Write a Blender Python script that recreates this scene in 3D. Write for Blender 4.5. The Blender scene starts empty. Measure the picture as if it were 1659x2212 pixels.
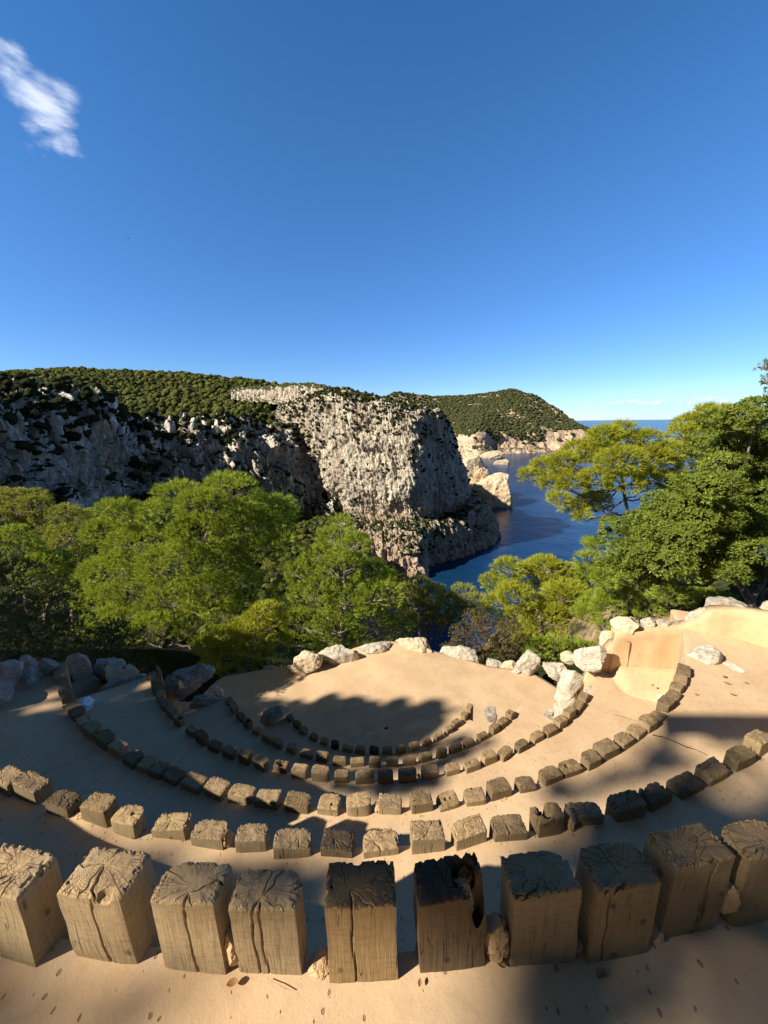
import bpy, math, random
import numpy as np
from mathutils import Matrix, Vector
random.seed(7); rng = np.random.default_rng(7)
SC = bpy.context.scene
COL = SC.collection

# ------------------------------------------------------------------ camera
F_, CX_, CY_ = 831., 829.5, 1106.
PITCH, ROLL = math.radians(13.2), math.radians(0.6)
cp, sp, cr_, sr_ = math.cos(PITCH), math.sin(PITCH), math.cos(ROLL), math.sin(ROLL)
U0 = Vector((0, sp, cp)); X0 = Vector((1, 0, 0)); FW = Vector((0, cp, -sp))
RT = cr_ * X0 - sr_ * U0; UP = sr_ * X0 + cr_ * U0
cam_d = bpy.data.cameras.new('camera'); cam = bpy.data.objects.new('camera', cam_d); COL.objects.link(cam)
cam_d.sensor_fit = 'HORIZONTAL'; cam_d.sensor_width = 36; cam_d.lens = 18 * F_ / CX_
cam_d.clip_start = 0.05; cam_d.clip_end = 200000
cam.matrix_world = Matrix(((RT.x, UP.x, -FW.x, 0), (RT.y, UP.y, -FW.y, 0), (RT.z, UP.z, -FW.z, 0), (0, 0, 0, 1)))
SC.camera = cam

# ------------------------------------------------------------------ sun, sky, exposure
SUN_AZ, SUN_EL = math.radians(64), math.radians(35)      # light travels towards +x+y
s_dir = np.array([-math.sin(SUN_AZ) * math.cos(SUN_EL), -math.cos(SUN_AZ) * math.cos(SUN_EL), math.sin(SUN_EL)])
sun_d = bpy.data.lights.new('sun', 'SUN'); sun_d.energy = 5.0; sun_d.angle = math.radians(0.5); sun_d.color = (1.0, 0.90, 0.74)
sun = bpy.data.objects.new('sun', sun_d); COL.objects.link(sun)
sun.rotation_euler = Vector(s_dir).to_track_quat('Z', 'Y').to_euler()
world = bpy.data.worlds.new('World'); SC.world = world; world.use_nodes = True
SC.view_settings.view_transform = 'Standard'; SC.view_settings.look = 'None'
SC.view_settings.exposure = 0.9; SC.view_settings.gamma = 1
SC.cycles.max_bounces = 5; SC.cycles.diffuse_bounces = 3; SC.cycles.transparent_max_bounces = 6
SC.cycles.glossy_bounces = 2; SC.cycles.transmission_bounces = 3


# ------------------------------------------------------------------ node helper
class NT:
    def __init__(s, nt):
        s.nt = nt; s.n = nt.nodes; s.l = nt.links

    def new(s, t, **kw):
        nd = s.n.new(t)
        for k, v in kw.items():
            setattr(nd, k, v)
        return nd

    def put(s, sock, v):
        if v is None: return
        if isinstance(v, bpy.types.NodeSocket): s.l.new(v, sock)
        elif isinstance(v, (tuple, list)):
            if len(v) == 3 and sock.type == 'RGBA': v = (*v, 1)
            sock.default_value = v
        else: sock.default_value = v

    def math(s, op, a, b=None, c=None, clamp=False):
        nd = s.new('ShaderNodeMath', operation=op, use_clamp=clamp)
        s.put(nd.inputs[0], a); s.put(nd.inputs[1], b); s.put(nd.inputs[2], c)
        return nd.outputs[0]

    def vmath(s, op, a, b=None, sc=None):
        nd = s.new('ShaderNodeVectorMath', operation=op)
        s.put(nd.inputs[0], a); s.put(nd.inputs[1], b)
        if sc is not None: s.put(nd.inputs['Scale'], sc)
        return nd.outputs['Value'] if op in ('LENGTH', 'DOT_PRODUCT', 'DISTANCE') else nd.outputs[0]

    def noise(s, vec, scale, detail=3, rough=0.55, dist=0, col=False, dim='3D'):
        nd = s.new('ShaderNodeTexNoise'); nd.noise_dimensions = dim
        if dim == '1D': s.put(nd.inputs['W'], vec)
        elif vec is not None: s.put(nd.inputs['Vector'], vec)
        s.put(nd.inputs['Scale'], scale); nd.inputs['Detail'].default_value = detail
        nd.inputs['Roughness'].default_value = rough; nd.inputs['Distortion'].default_value = dist
        return nd.outputs['Color' if col else 'Fac']

    def voro(s, vec, scale, feature='F1', out='Distance', rnd=1.0):
        nd = s.new('ShaderNodeTexVoronoi', feature=feature)
        s.put(nd.inputs['Vector'], vec); s.put(nd.inputs['Scale'], scale); nd.inputs['Randomness'].default_value = rnd
        return nd.outputs[out]

    def ramp(s, v, a, b, lo=0., hi=1.):
        nd = s.new('ShaderNodeMapRange', interpolation_type='SMOOTHSTEP')
        s.put(nd.inputs[0], v); s.put(nd.inputs[1], a); s.put(nd.inputs[2], b); s.put(nd.inputs[3], lo); s.put(nd.inputs[4], hi)
        return nd.outputs[0]

    def mix(s, f, a, b, mode='MIX'):
        nd = s.new('ShaderNodeMix', data_type='RGBA', blend_type=mode)
        s.put(nd.inputs['Factor'], f); s.put(nd.inputs[6], a); s.put(nd.inputs[7], b)
        return nd.outputs[2]

    def scalev(s, v, xyz):
        return s.vmath('MULTIPLY', v, tuple(xyz))

    def bump(s, h, strength, dist, normal=None):
        nd = s.new('ShaderNodeBump'); s.put(nd.inputs['Height'], h)
        nd.inputs['Strength'].default_value = strength; nd.inputs['Distance'].default_value = dist
        if normal is not None: s.put(nd.inputs['Normal'], normal)
        return nd.outputs[0]


def material(name):
    m = bpy.data.materials.new(name); m.use_nodes = True
    nt = NT(m.node_tree); b = m.node_tree.nodes['Principled BSDF']
    return m, nt, b


# world: physical sky, with thin cloud wisps high on the left and a cloud bank on the sea horizon
def build_world():
    w = NT(world.node_tree); bg = w.n['Background']
    sky = w.new('ShaderNodeTexSky', sky_type='NISHITA'); sky.sun_disc = False
    sky.sun_elevation = SUN_EL; sky.sun_rotation = math.radians(180) + SUN_AZ
    sky.altitude = 60; sky.air_density = 1.0; sky.dust_density = 0.0; sky.ozone_density = 3.0
    hsv = w.new('ShaderNodeHueSaturation'); hsv.inputs['Saturation'].default_value = 1.3
    w.l.new(sky.outputs[0], hsv.inputs['Color'])
    tc = w.new('ShaderNodeTexCoord'); d = tc.outputs['Generated']
    sep = w.new('ShaderNodeSeparateXYZ'); w.l.new(d, sep.inputs[0])
    col = w.mix(1., hsv.outputs[0], w.mix(w.ramp(sep.outputs[2], 0.0, .55), (.55, .71, 1.0), (1.30, 1.04, 1.08)), 'MULTIPLY')
    # sky behind the viewer tinted warm and dimmed to weaken the fill in shade
    back_dim = w.ramp(w.vmath('DOT_PRODUCT', d, (-.45, -.87, .18)), -.25, .75)
    col = w.mix(back_dim, col, w.mix(1., col, (.72, .36, .22), 'MULTIPLY'))
    col = w.mix(w.ramp(sep.outputs[2], .62, .85), col, w.mix(1., col, (.52, .36, .29), 'MULTIPLY'))  # zenith above the frame darkened too, to deepen the shade
    # projected on a cloud deck
    zc = w.math('MAXIMUM', sep.outputs[2], 0.05)
    u = w.math('DIVIDE', sep.outputs[0], zc); v = w.math('DIVIDE', sep.outputs[1], zc)
    cmb = w.new('ShaderNodeCombineXYZ'); w.l.new(u, cmb.inputs[0]); w.l.new(v, cmb.inputs[1])
    n1 = w.noise(cmb.outputs[0], 4.5, 6, 0.6, 0.35); n2 = w.noise(cmb.outputs[0], 2.3, 3, 0.5, 0.2)
    def blob(px, py, r):
        dd = dirv(px, py); ds = w.vmath('DISTANCE', d, tuple(dd)); return w.ramp(ds, r, r * .15)
    m = None
    for (px, py, r, k) in ((20, 128, .048, .95), (44, 172, .042, .7), (85, 212, .056, 1.0), (112, 255, .058, 1.0), (85, 292, .045, .8), (138, 312, .042, .95), (128, 215, .045, .8)):
        q = w.math('MULTIPLY', blob(px, py, r), k); m = q if m is None else w.math('MAXIMUM', m, q)
    cl = w.math('MULTIPLY', w.ramp(w.math('ADD', w.math('MULTIPLY', n1, 1.0), w.math('MULTIPLY', m, .33)), .62, 1.05), w.ramp(m, 0.02, .5))
    cl = w.math('MULTIPLY', cl, .7)
    col = w.mix(cl, col, (9.0, 9.2, 9.6))
    # horizon bank: limited to the right-hand side, top edge uneven
    az = w.math('ARCTAN2', sep.outputs[0], sep.outputs[1])
    top = w.math('ADD', .021, w.math('MULTIPLY', w.noise(az, 14., 4, .6, dim='1D'), .032))
    el = sep.outputs[2]
    bank = w.math('MULTIPLY', w.ramp(w.math('SUBTRACT', top, el), -.001, .009), w.ramp(az, .36, .62))
    col = w.mix(w.math('MULTIPLY', bank, .38), col, (3.2, 4.6, 7.4))
    puff = w.noise(w.scalev(d, (1, 1, 2.2)), 34., 4, .6)
    pm = w.math('MULTIPLY', w.ramp(w.math('ABSOLUTE', w.math('SUBTRACT', el, w.math('SUBTRACT', top, .003))), .009, .001), w.ramp(puff, .5, .66))
    pm = w.math('MULTIPLY', pm, w.ramp(az, .42, .62))
    col = w.mix(w.math('MULTIPLY', pm, .5), col, (8.5, 8.8, 9.2))
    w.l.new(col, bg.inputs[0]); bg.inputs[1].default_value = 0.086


# ------------------------------------------------------------------ geometry of the view -> world points
def rayv(px, py):
    u = (px - CX_) / F_; v = -(py - CY_) / F_
    return np.array(u * RT + v * UP + FW)

def dirv(px, py):
    r = rayv(px, py); return r / np.linalg.norm(r)

def atY(px, py, Y):
    r = rayv(px, py); return r * (Y / r[1])

def atZ(px, py, Z):
    r = rayv(px, py); return r * (Z / r[2])

build_world()


# ------------------------------------------------------------------ numpy noise
_perm = np.arange(256); np.random.default_rng(3).shuffle(_perm); _perm = np.r_[_perm, _perm, _perm]
_g = np.random.default_rng(4).normal(size=(256, 3)); _g /= np.linalg.norm(_g, axis=1)[:, None]

def perlin(p):
    p = np.asarray(p, float); i = np.floor(p).astype(int); f = p - i; i &= 255
    u = f * f * f * (f * (f * 6 - 15) + 10); out = 0
    for dx in (0, 1):
        wx = u[:, 0] if dx else 1 - u[:, 0]
        for dy in (0, 1):
            wy = u[:, 1] if dy else 1 - u[:, 1]
            for dz in (0, 1):
                wz = u[:, 2] if dz else 1 - u[:, 2]
                h = _perm[_perm[_perm[(i[:, 0] + dx) & 255] + ((i[:, 1] + dy) & 255)] + ((i[:, 2] + dz) & 255)]
                out = out + wx * wy * wz * (_g[h] * (f - (dx, dy, dz))).sum(1)
    return out * 1.5

def fbm(p, oct=4, lac=2.05, gain=.5):
    p = np.asarray(p, float); a = 1.; s = 0
    for k in range(oct):
        s = s + a * perlin(p + k * 17.3); p = p * lac; a *= gain
    return s

def ridged(p, oct=4, gain=.5):
    p = np.asarray(p, float); a = 1.; s = 0; t = 0
    for k in range(oct):
        s = s + a * (1 - 2 * np.abs(perlin(p + k * 9.7))); t += a; p = p * 2.1; a *= gain
    return s / t


# ------------------------------------------------------------------ mesh helpers
def tag(o, label=None, cat=None, group=None, kind=None):
    if label: o['label'] = label
    if cat: o['category'] = cat
    if group: o['group'] = group
    if kind: o['kind'] = kind
    return o

def mesh_obj(name, verts, faces, mat, parent=None, smooth=False, loc=None):
    """faces: (N,3) or (N,4) int array, or list of such arrays"""
    verts = np.asarray(verts, np.float32)
    if not isinstance(faces, list): faces = [faces]
    faces = [np.asarray(f, np.int32) for f in faces if len(f)]
    me = bpy.data.meshes.new(name)
    me.vertices.add(len(verts)); me.vertices.foreach_set('co', verts.ravel())
    loops = np.concatenate([f.ravel() for f in faces]); tot = np.concatenate([np.full(len(f), f.shape[1], np.int32) for f in faces])
    me.loops.add(len(loops)); me.loops.foreach_set('vertex_index', loops)
    start = np.r_[0, np.cumsum(tot)[:-1]].astype(np.int32)
    me.polygons.add(len(tot)); me.polygons.foreach_set('loop_start', start); me.polygons.foreach_set('loop_total', tot)
    me.polygons.foreach_set('use_smooth', np.full(len(tot), smooth))
    me.materials.append(mat); me.update(calc_edges=True)
    o = bpy.data.objects.new(name, me); COL.objects.link(o)
    if parent is not None: o.parent = parent
    if loc is not None: o.location = loc
    return o

def empty(name, loc=(0, 0, 0)):
    o = bpy.data.objects.new(name, None); COL.objects.link(o); o.location = loc; return o

def grid_faces(nu, nv, off=0, wrap=False):
    a = np.arange(nu * nv).reshape(nu, nv) + off
    if wrap: a = np.concatenate([a, a[:, :1]], 1)
    return np.stack([a[:-1, :-1], a[1:, :-1], a[1:, 1:], a[:-1, 1:]], -1).reshape(-1, 4)

def catmull(ctrl, n, axis=0):
    c = np.moveaxis(np.asarray(ctrl, float), axis, 0); m = len(c)
    if m == 2:
        t = np.linspace(0, 1, n).reshape(-1, *([1] * (c.ndim - 1))); return np.moveaxis(c[0] * (1 - t) + c[1] * t, 0, axis)
    pad = np.concatenate([(2 * c[0] - c[1])[None], c, (2 * c[-1] - c[-2])[None]])
    t = np.linspace(0, m - 1 - 1e-9, n); i = t.astype(int); f = (t - i).reshape(-1, *([1] * (c.ndim - 1)))
    p0, p1, p2, p3 = pad[i], pad[i + 1], pad[i + 2], pad[i + 3]
    r = .5 * (2 * p1 + (p2 - p0) * f + (2 * p0 - 5 * p1 + 4 * p2 - p3) * f * f + (3 * p1 - p0 - 3 * p2 + p3) * f ** 3)
    return np.moveaxis(r, 0, axis)

def grid_normals(P):
    du = np.gradient(P, axis=0); dv = np.gradient(P, axis=1); n = np.cross(du, dv)
    n /= np.linalg.norm(n, axis=2)[..., None] + 1e-9; return n

def sheet(ctrl, nu, nv, disp, smooth_n=True):
    """ctrl (rows, cols, 3) world -> displaced dense grid"""
    P = catmull(catmull(ctrl, nu, 0), nv, 1); N = grid_normals(P)
    flat = P.reshape(-1, 3); d = disp(flat, N.reshape(-1, 3)).reshape(nu, nv, 1) if disp else 0
    # normals face the camera side
    s = np.sign((N * -P).sum(2).mean()) or 1
    return P + N * s * d, N * s

_ico = {}
def ico(sub):
    if sub in _ico: return _ico[sub]
    t = (1 + 5 ** .5) / 2
    v = [(-1, t, 0), (1, t, 0), (-1, -t, 0), (1, -t, 0), (0, -1, t), (0, 1, t), (0, -1, -t), (0, 1, -t), (t, 0, -1), (t, 0, 1), (-t, 0, -1), (-t, 0, 1)]
    f = [(0, 11, 5), (0, 5, 1), (0, 1, 7), (0, 7, 10), (0, 10, 11), (1, 5, 9), (5, 11, 4), (11, 10, 2), (10, 7, 6), (7, 1, 8), (3, 9, 4), (3, 4, 2), (3, 2, 6), (3, 6, 8), (3, 8, 9), (4, 9, 5), (2, 4, 11), (6, 2, 10), (8, 6, 7), (9, 8, 1)]
    v = [np.array(x) / np.linalg.norm(x) for x in v]
    for _ in range(sub):
        c = {}; nf = []
        def mid(a, b):
            k = (min(a, b), max(a, b))
            if k not in c:
                m = v[a] + v[b]; v.append(m / np.linalg.norm(m)); c[k] = len(v) - 1
            return c[k]
        for a, b, d in f:
            ab, bd, da = mid(a, b), mid(b, d), mid(d, a); nf += [(a, ab, da), (b, bd, ab), (d, da, bd), (ab, bd, da)]
        f = nf
    _ico[sub] = (np.array(v), np.array(f, np.int32)); return _ico[sub]

def tube(points, radii, sides=7, jit=0.):
    P = np.asarray(points, float); n = len(P); r = np.asarray(radii, float)
    T = np.gradient(P, axis=0); T /= np.linalg.norm(T, axis=1)[:, None] + 1e-9
    ref = np.array([0.31, .17, .93]) if abs(T[0, 2]) < .8 else np.array([.97, .2, .1])
    A = np.cross(T, ref); A /= np.linalg.norm(A, axis=1)[:, None] + 1e-9; B = np.cross(T, A)
    th = np.arange(sides) * 2 * math.pi / sides
    V = P[:, None] + r[:, None, None] * (np.cos(th)[None, :, None] * A[:, None] + np.sin(th)[None, :, None] * B[:, None])
    V = V.reshape(-1, 3)
    if jit: V = V + fbm(V * 9, 2)[:, None] * jit
    return V, grid_faces(n, sides, 0, True)

class MB:
    def __init__(s): s.v = []; s.f3 = []; s.f4 = []; s.n = 0
    def add(s, v, f):
        v = np.asarray(v, float); f = np.asarray(f)
        (s.f3 if f.shape[1] == 3 else s.f4).append(f + s.n); s.v.append(v); s.n += len(v)
    def build(s, name, mat, parent=None, smooth=False, loc=None):
        fs = []
        if s.f3: fs.append(np.concatenate(s.f3))
        if s.f4: fs.append(np.concatenate(s.f4))
        v = np.concatenate(s.v)
        if loc is not None: v = v - np.asarray(loc)
        return mesh_obj(name, v, fs, mat, parent, smooth, loc)


# ------------------------------------------------------------------ materials
def mat_wood():
    m, n, b = material('weathered_timber')
    tc = n.new('ShaderNodeTexCoord').outputs['Object']; oi = n.new('ShaderNodeObjectInfo')
    geo = n.new('ShaderNodeNewGeometry')
    rnd = oi.outputs['Random']
    off = n.new('ShaderNodeCombineXYZ')
    n.put(off.inputs[0], n.math('MULTIPLY', n.math('SUBTRACT', rnd, .5), .09)); n.put(off.inputs[1], n.math('MULTIPLY', n.math('SUBTRACT', n.math('FRACT', n.math('MULTIPLY', rnd, 17.3)), .5), .06))
    n.put(off.inputs[2], n.math('MULTIPLY', rnd, 9.))
    pv = n.vmath('ADD', tc, off.outputs[0])
    wob = n.vmath('SCALE', n.vmath('SUBTRACT', n.noise(pv, 12., 2, .5, col=True), (.5, .5, .5)), None, .022)
    pv2 = n.vmath('ADD', pv, wob)
    sx = n.new('ShaderNodeSeparateXYZ'); n.l.new(pv2, sx.inputs[0])
    r = n.math('SQRT', n.math('ADD', n.math('MULTIPLY', sx.outputs[0], sx.outputs[0]), n.math('MULTIPLY', sx.outputs[1], sx.outputs[1])))
    ang = n.math('ARCTAN2', sx.outputs[1], sx.outputs[0])
    ring = n.math('SINE', n.math('ADD', n.math('MULTIPLY', r, 1050.), n.math('MULTIPLY', n.noise(pv, 30., 2), 6.))); ring = n.math('MULTIPLY_ADD', ring, .5, .5)
    # radial checks: narrow dark lines, breaking up with radius
    ca = n.noise(n.math('ADD', n.math('MULTIPLY', ang, 5.2), n.math('ADD', n.math('MULTIPLY', rnd, 60.), n.math('MULTIPLY', r, 3.))), 1.0, 2, .7, dim='1D')
    chk = n.ramp(n.math('ABSOLUTE', n.math('SUBTRACT', ca, .5)), .002, .012, 1., 0.)
    chk = n.math('MULTIPLY', chk, n.ramp(r, .015, .04))
    cell = n.voro(n.scalev(pv2, (1, 1, .1)), 62., 'DISTANCE_TO_EDGE'); cellc = n.ramp(cell, .01, .09, 1., 0.)
    cellc = n.math('MULTIPLY', cellc, n.ramp(n.noise(pv, 16., 2), .46, .62))
    topm = n.ramp(n.vmath('DOT_PRODUCT', geo.outputs['True Normal'], (0, 0, 1)), .45, .7)
    # sides: vertical grain
    g = n.noise(n.scalev(pv, (1, 1, .06)), 130., 4, .6); g2 = n.noise(n.scalev(pv, (1, 1, .12)), 34., 3, .55)
    saw = n.noise(n.scalev(pv, (.25, .25, 1)), 90., 2, .6)
    cr = n.noise(n.scalev(pv, (1, 1, .035)), 26., 2, .5, .4); crs = n.math('MULTIPLY', n.ramp(n.math('ABSOLUTE', n.math('SUBTRACT', cr, .5)), .001, .008, 1., 0.), n.ramp(n.noise(pv, 7., 2), .45, .6))
    knot = n.voro(n.scalev(pv, (1, 1, .75)), 9., 'F1'); kn = n.ramp(knot, .06, .13, 1., 0.)
    sid = n.mix(g, (.125, .098, .064), (.40, .315, .205)); sid = n.mix(n.ramp(g2, .35, .7), sid, (.28, .215, .13)); sid = n.mix(n.math('MULTIPLY', n.ramp(saw, .45, .7), .4), sid, (.15, .11, .065))
    sid = n.mix(n.math('MULTIPLY', kn, .75), sid, (.07, .045, .03)); sid = n.mix(n.math('MULTIPLY', crs, .9), sid, (.02, .014, .01))
    top = n.mix(n.noise(pv, 22., 4, .6), (.29, .205, .115), (.50, .365, .215)); top = n.mix(n.math('MULTIPLY', ring, .62), top, (.17, .115, .065))
    top = n.mix(n.math('MULTIPLY', cellc, .75), top, (.06, .04, .025)); top = n.mix(n.math('MULTIPLY', chk, .92), top, (.025, .016, .01))
    top = n.mix(n.math('MULTIPLY', n.ramp(n.noise(pv, 9., 3), .55, .75), .4), top, (.25, .225, .19))
    c = n.mix(topm, sid, top)
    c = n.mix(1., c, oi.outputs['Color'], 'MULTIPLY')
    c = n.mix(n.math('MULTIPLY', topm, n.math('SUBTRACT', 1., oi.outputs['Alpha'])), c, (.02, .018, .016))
    n.l.new(c, b.inputs['Base Color']); b.inputs['Roughness'].default_value = .88; b.inputs['Specular IOR Level'].default_value = .25
    ht = n.math('SUBTRACT', n.math('MULTIPLY', ring, .12), n.math('ADD', n.math('MULTIPLY', chk, 1.2), n.math('MULTIPLY', cellc, .6)))
    hs = n.math('SUBTRACT', n.math('ADD', n.math('MULTIPLY', g, 1.1), n.math('MULTIPLY', saw, .2)), n.math('MULTIPLY', crs, 1.6))
    hm = n.new('ShaderNodeMix'); n.put(hm.inputs[0], topm); n.put(hm.inputs[2], hs); n.put(hm.inputs[3], ht)
    n.l.new(n.bump(hm.outputs[0], .55, .004), b.inputs['Normal'])
    return m

def mat_plaster(name, base, dark, pits=True, stain=None):
    m, n, b = material(name)
    tc = n.new('ShaderNodeTexCoord').outputs['Object']
    a = n.noise(tc, 1.3, 5, .6); c2 = n.noise(tc, 14., 4, .65); fine = n.noise(tc, 120., 3, .7)
    col = n.mix(n.ramp(a, .3, .7), dark, base)
    col = n.mix(n.math('MULTIPLY', n.ramp(c2, .45, .7), .35), col, tuple(x * .82 for x in dark))
    col = n.mix(n.math('MULTIPLY', n.ramp(fine, .55, .8), .3), col, tuple(x * .6 for x in dark))
    h = n.math('ADD', n.math('MULTIPLY', c2, .6), n.math('MULTIPLY', fine, .25))
    if stain:
        st = n.noise(n.scalev(tc, (1, 1, .35)), 2.2, 4, .6, .5); col = n.mix(n.math('MULTIPLY', n.ramp(st, .46, .68), .45), col, stain)
    if pits:
        wv = n.vmath('ADD', n.scalev(tc, (1, 1, .3)), n.vmath('SCALE', n.noise(tc, 25., 1, .5, col=True), None, .02))
        vo = n.new('ShaderNodeTexVoronoi'); n.put(vo.inputs['Vector'], n.scalev(wv, (1.0, .62, 1))); vo.inputs['Scale'].default_value = 36.
        sel = n.new('ShaderNodeSeparateColor'); n.l.new(vo.outputs['Color'], sel.inputs[0])
        size = n.math('MULTIPLY_ADD', sel.outputs[0], .2, .045)
        pit = n.ramp(n.math('SUBTRACT', vo.outputs['Distance'], size), -.03, .02, 1., 0.)
        pit = n.math('MULTIPLY', pit, n.math('GREATER_THAN', sel.outputs[1], .45))
        col = n.mix(n.math('MULTIPLY', pit, .75), col, (.20, .125, .07)); h = n.math('SUBTRACT', h, n.math('MULTIPLY', pit, 1.0))
    n.l.new(col, b.inputs['Base Color']); b.inputs['Roughness'].default_value = .9; b.inputs['Specular IOR Level'].default_value = .2
    n.l.new(n.bump(h, .55, .008), b.inputs['Normal'])
    return m

def mat_rock(name, light, mid, dark, scale=1., rust=None, bumpd=.02):
    m, n, b = material(name)
    tc = n.new('ShaderNodeTexCoord').outputs['Object']
    a = n.noise(tc, 3. * scale, 5, .62, .3); f = n.noise(tc, 18. * scale, 5, .7)
    wv = n.vmath('ADD', tc, n.vmath('SCALE', n.noise(tc, 4. * scale, 2, .5, col=True), None, .25 / scale))
    cr = n.ramp(n.voro(n.scalev(wv, (1, 1, 2.4)), 3.2 * scale, 'DISTANCE_TO_EDGE'), .004, .03, 1., 0.)
    col = n.mix(n.ramp(a, .35, .62), mid, light); col = n.mix(n.math('MULTIPLY', n.ramp(f, .5, .72), .55), col, dark)
    if rust: col = n.mix(n.math('MULTIPLY', n.ramp(n.noise(tc, 2.3 * scale, 3, .6), .57, .68), .75), col, rust)
    col = n.mix(n.math('MULTIPLY', cr, .22), col, tuple(x * .5 for x in dark))
    n.l.new(col, b.inputs['Base Color']); b.inputs['Roughness'].default_value = .85; b.inputs['Specular IOR Level'].default_value = .3
    h = n.math('SUBTRACT', n.math('ADD', a, n.math('MULTIPLY', f, .35)), n.math('MULTIPLY', cr, .35))
    n.l.new(n.bump(h, .9, bumpd), b.inputs['Normal'])
    return m

def mat_cliff(name, light, mid, warm, veg, vegbias=0., warmlow=None, sc=1.):
    m, n, b = material(name)
    geo = n.new('ShaderNodeNewGeometry'); p = geo.outputs['Position']
    ps = n.scalev(p, (sc, sc, sc * .38))
    a = n.noise(ps, .16, 6, .68, .4); f = n.noise(ps, .75, 5, .7, .2); big = n.noise(p, .03 * sc, 4, .55)
    col = n.mix(n.ramp(a, .34, .6), mid, light)
    col = n.mix(n.math('MULTIPLY', n.ramp(f, .5, .68), .8), col, tuple(x * .3 for x in mid))
    wm = n.ramp(n.noise(ps, .06, 4, .6), .46, .66)
    if warmlow:
        z = n.new('ShaderNodeSeparateXYZ'); n.l.new(p, z.inputs[0]); wm = n.math('MAXIMUM', n.math('MULTIPLY', wm, .6), n.math('MULTIPLY', n.ramp(z.outputs[2], warmlow[0], warmlow[1]), n.ramp(a, .3, .6)))
    col = n.mix(wm, col, warm)
    nz = n.vmath('DOT_PRODUCT', geo.outputs['Normal'], (0, 0, 1))
    vn = n.noise(p, .22 * sc, 5, .7)
    vm = n.ramp(n.math('ADD', n.math('ADD', n.math('MULTIPLY', nz, .55), vn), n.math('MULTIPLY', big, .3)), .98 - vegbias, 1.12 - vegbias)
    vc = n.mix(n.noise(p, 1.1 * sc, 3, .7), tuple(x * .35 for x in veg), tuple(x * 1.3 for x in veg))
    col = n.mix(vm, col, vc)
    n.l.new(col, b.inputs['Base Color']); b.inputs['Roughness'].default_value = .95; b.inputs['Specular IOR Level'].default_value = .1
    h = n.math('ADD', n.math('MULTIPLY', a, 1.), n.math('MULTIPLY', f, .5))
    n.l.new(n.bump(h, 1., 2.2 / sc), b.inputs['Normal'])
    return m

def mat_leaf(name, c1, c2, c3, trans=.35, rough=.5, spec=.3, big=.5, dry=None):
    m, n, b = material(name)
    geo = n.new('ShaderNodeNewGeometry'); r = geo.outputs['Random Per Island']
    nb = n.noise(geo.outputs['Position'], big, 3, .6)
    col = n.mix(r, c1, c2); col = n.mix(n.ramp(nb, .42, .66), col, c3)
    if dry: col = n.mix(n.math('GREATER_THAN', n.math('FRACT', n.math('MULTIPLY', r, 37.7)), dry[1]), col, dry[0])
    n.l.new(col, b.inputs['Base Color']); b.inputs['Roughness'].default_value = rough; b.inputs['Specular IOR Level'].default_value = spec
    tr = n.new('ShaderNodeBsdfTranslucent'); n.l.new(n.mix(.35, col, (.5, .5, .02)), tr.inputs['Color'])
    mx = n.new('ShaderNodeMixShader'); mx.inputs[0].default_value = trans
    n.l.new(b.outputs[0], mx.inputs[1]); n.l.new(tr.outputs[0], mx.inputs[2])
    n.l.new(mx.outputs[0], n.n['Material Output'].inputs[0])
    return m

def mat_bark(name, c1, c2):
    m, n, b = material(name)
    tc = n.new('ShaderNodeTexCoord').outputs['Object']
    f = n.noise(n.scalev(tc, (1, 1, .35)), 16., 4, .7); n.l.new(n.mix(n.ramp(f, .35, .65), c1, c2), b.inputs['Base Color'])
    b.inputs['Roughness'].default_value = .95; n.l.new(n.bump(f, .8, .02), b.inputs['Normal'])
    return m

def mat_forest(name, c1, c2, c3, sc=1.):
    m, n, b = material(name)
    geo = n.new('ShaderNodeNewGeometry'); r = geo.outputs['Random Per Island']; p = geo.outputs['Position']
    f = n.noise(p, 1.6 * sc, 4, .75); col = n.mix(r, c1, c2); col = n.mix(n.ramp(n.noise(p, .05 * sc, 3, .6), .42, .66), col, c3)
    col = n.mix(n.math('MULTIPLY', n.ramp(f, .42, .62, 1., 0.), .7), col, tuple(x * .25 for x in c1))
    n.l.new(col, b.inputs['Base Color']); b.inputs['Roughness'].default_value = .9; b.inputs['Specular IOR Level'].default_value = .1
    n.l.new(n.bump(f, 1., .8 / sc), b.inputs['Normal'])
    return m

def mat_plain(name, c, rough=.8):
    m, n, b = material(name)
    tc = n.new('ShaderNodeTexCoord').outputs['Object']; f = n.noise(tc, 30., 3)
    n.l.new(n.mix(f, tuple(x * .75 for x in c), c), b.inputs['Base Color']); b.inputs['Roughness'].default_value = rough
    return m

def mat_sea():
    m, n, b = material('sea_water')
    geo = n.new('ShaderNodeNewGeometry'); p = geo.outputs['Position']
    d1 = n.vmath('DISTANCE', p, (40., 262., -120.)); sh = n.ramp(d1, 100., 10.)
    col = n.mix(n.ramp(n.noise(p, .012, 3), .4, .7), (.006, .030, .098), (.012, .048, .13))
    col = n.mix(n.math('MULTIPLY', sh, n.ramp(n.noise(p, .03, 3), .35, .6, .35, 1.)), col, (.003, .034, .07))
    n.l.new(col, b.inputs['Base Color']); b.inputs['Roughness'].default_value = .22; b.inputs['IOR'].default_value = 1.333
    b.inputs['Specular IOR Level'].default_value = .32
    h = n.math('ADD', n.noise(n.scalev(p, (1, .6, 1)), .35, 4, .6), n.math('MULTIPLY', n.noise(p, .05, 3), 2.))
    n.l.new(n.bump(h, .5, 1.2), b.inputs['Normal'])
    return m

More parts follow.
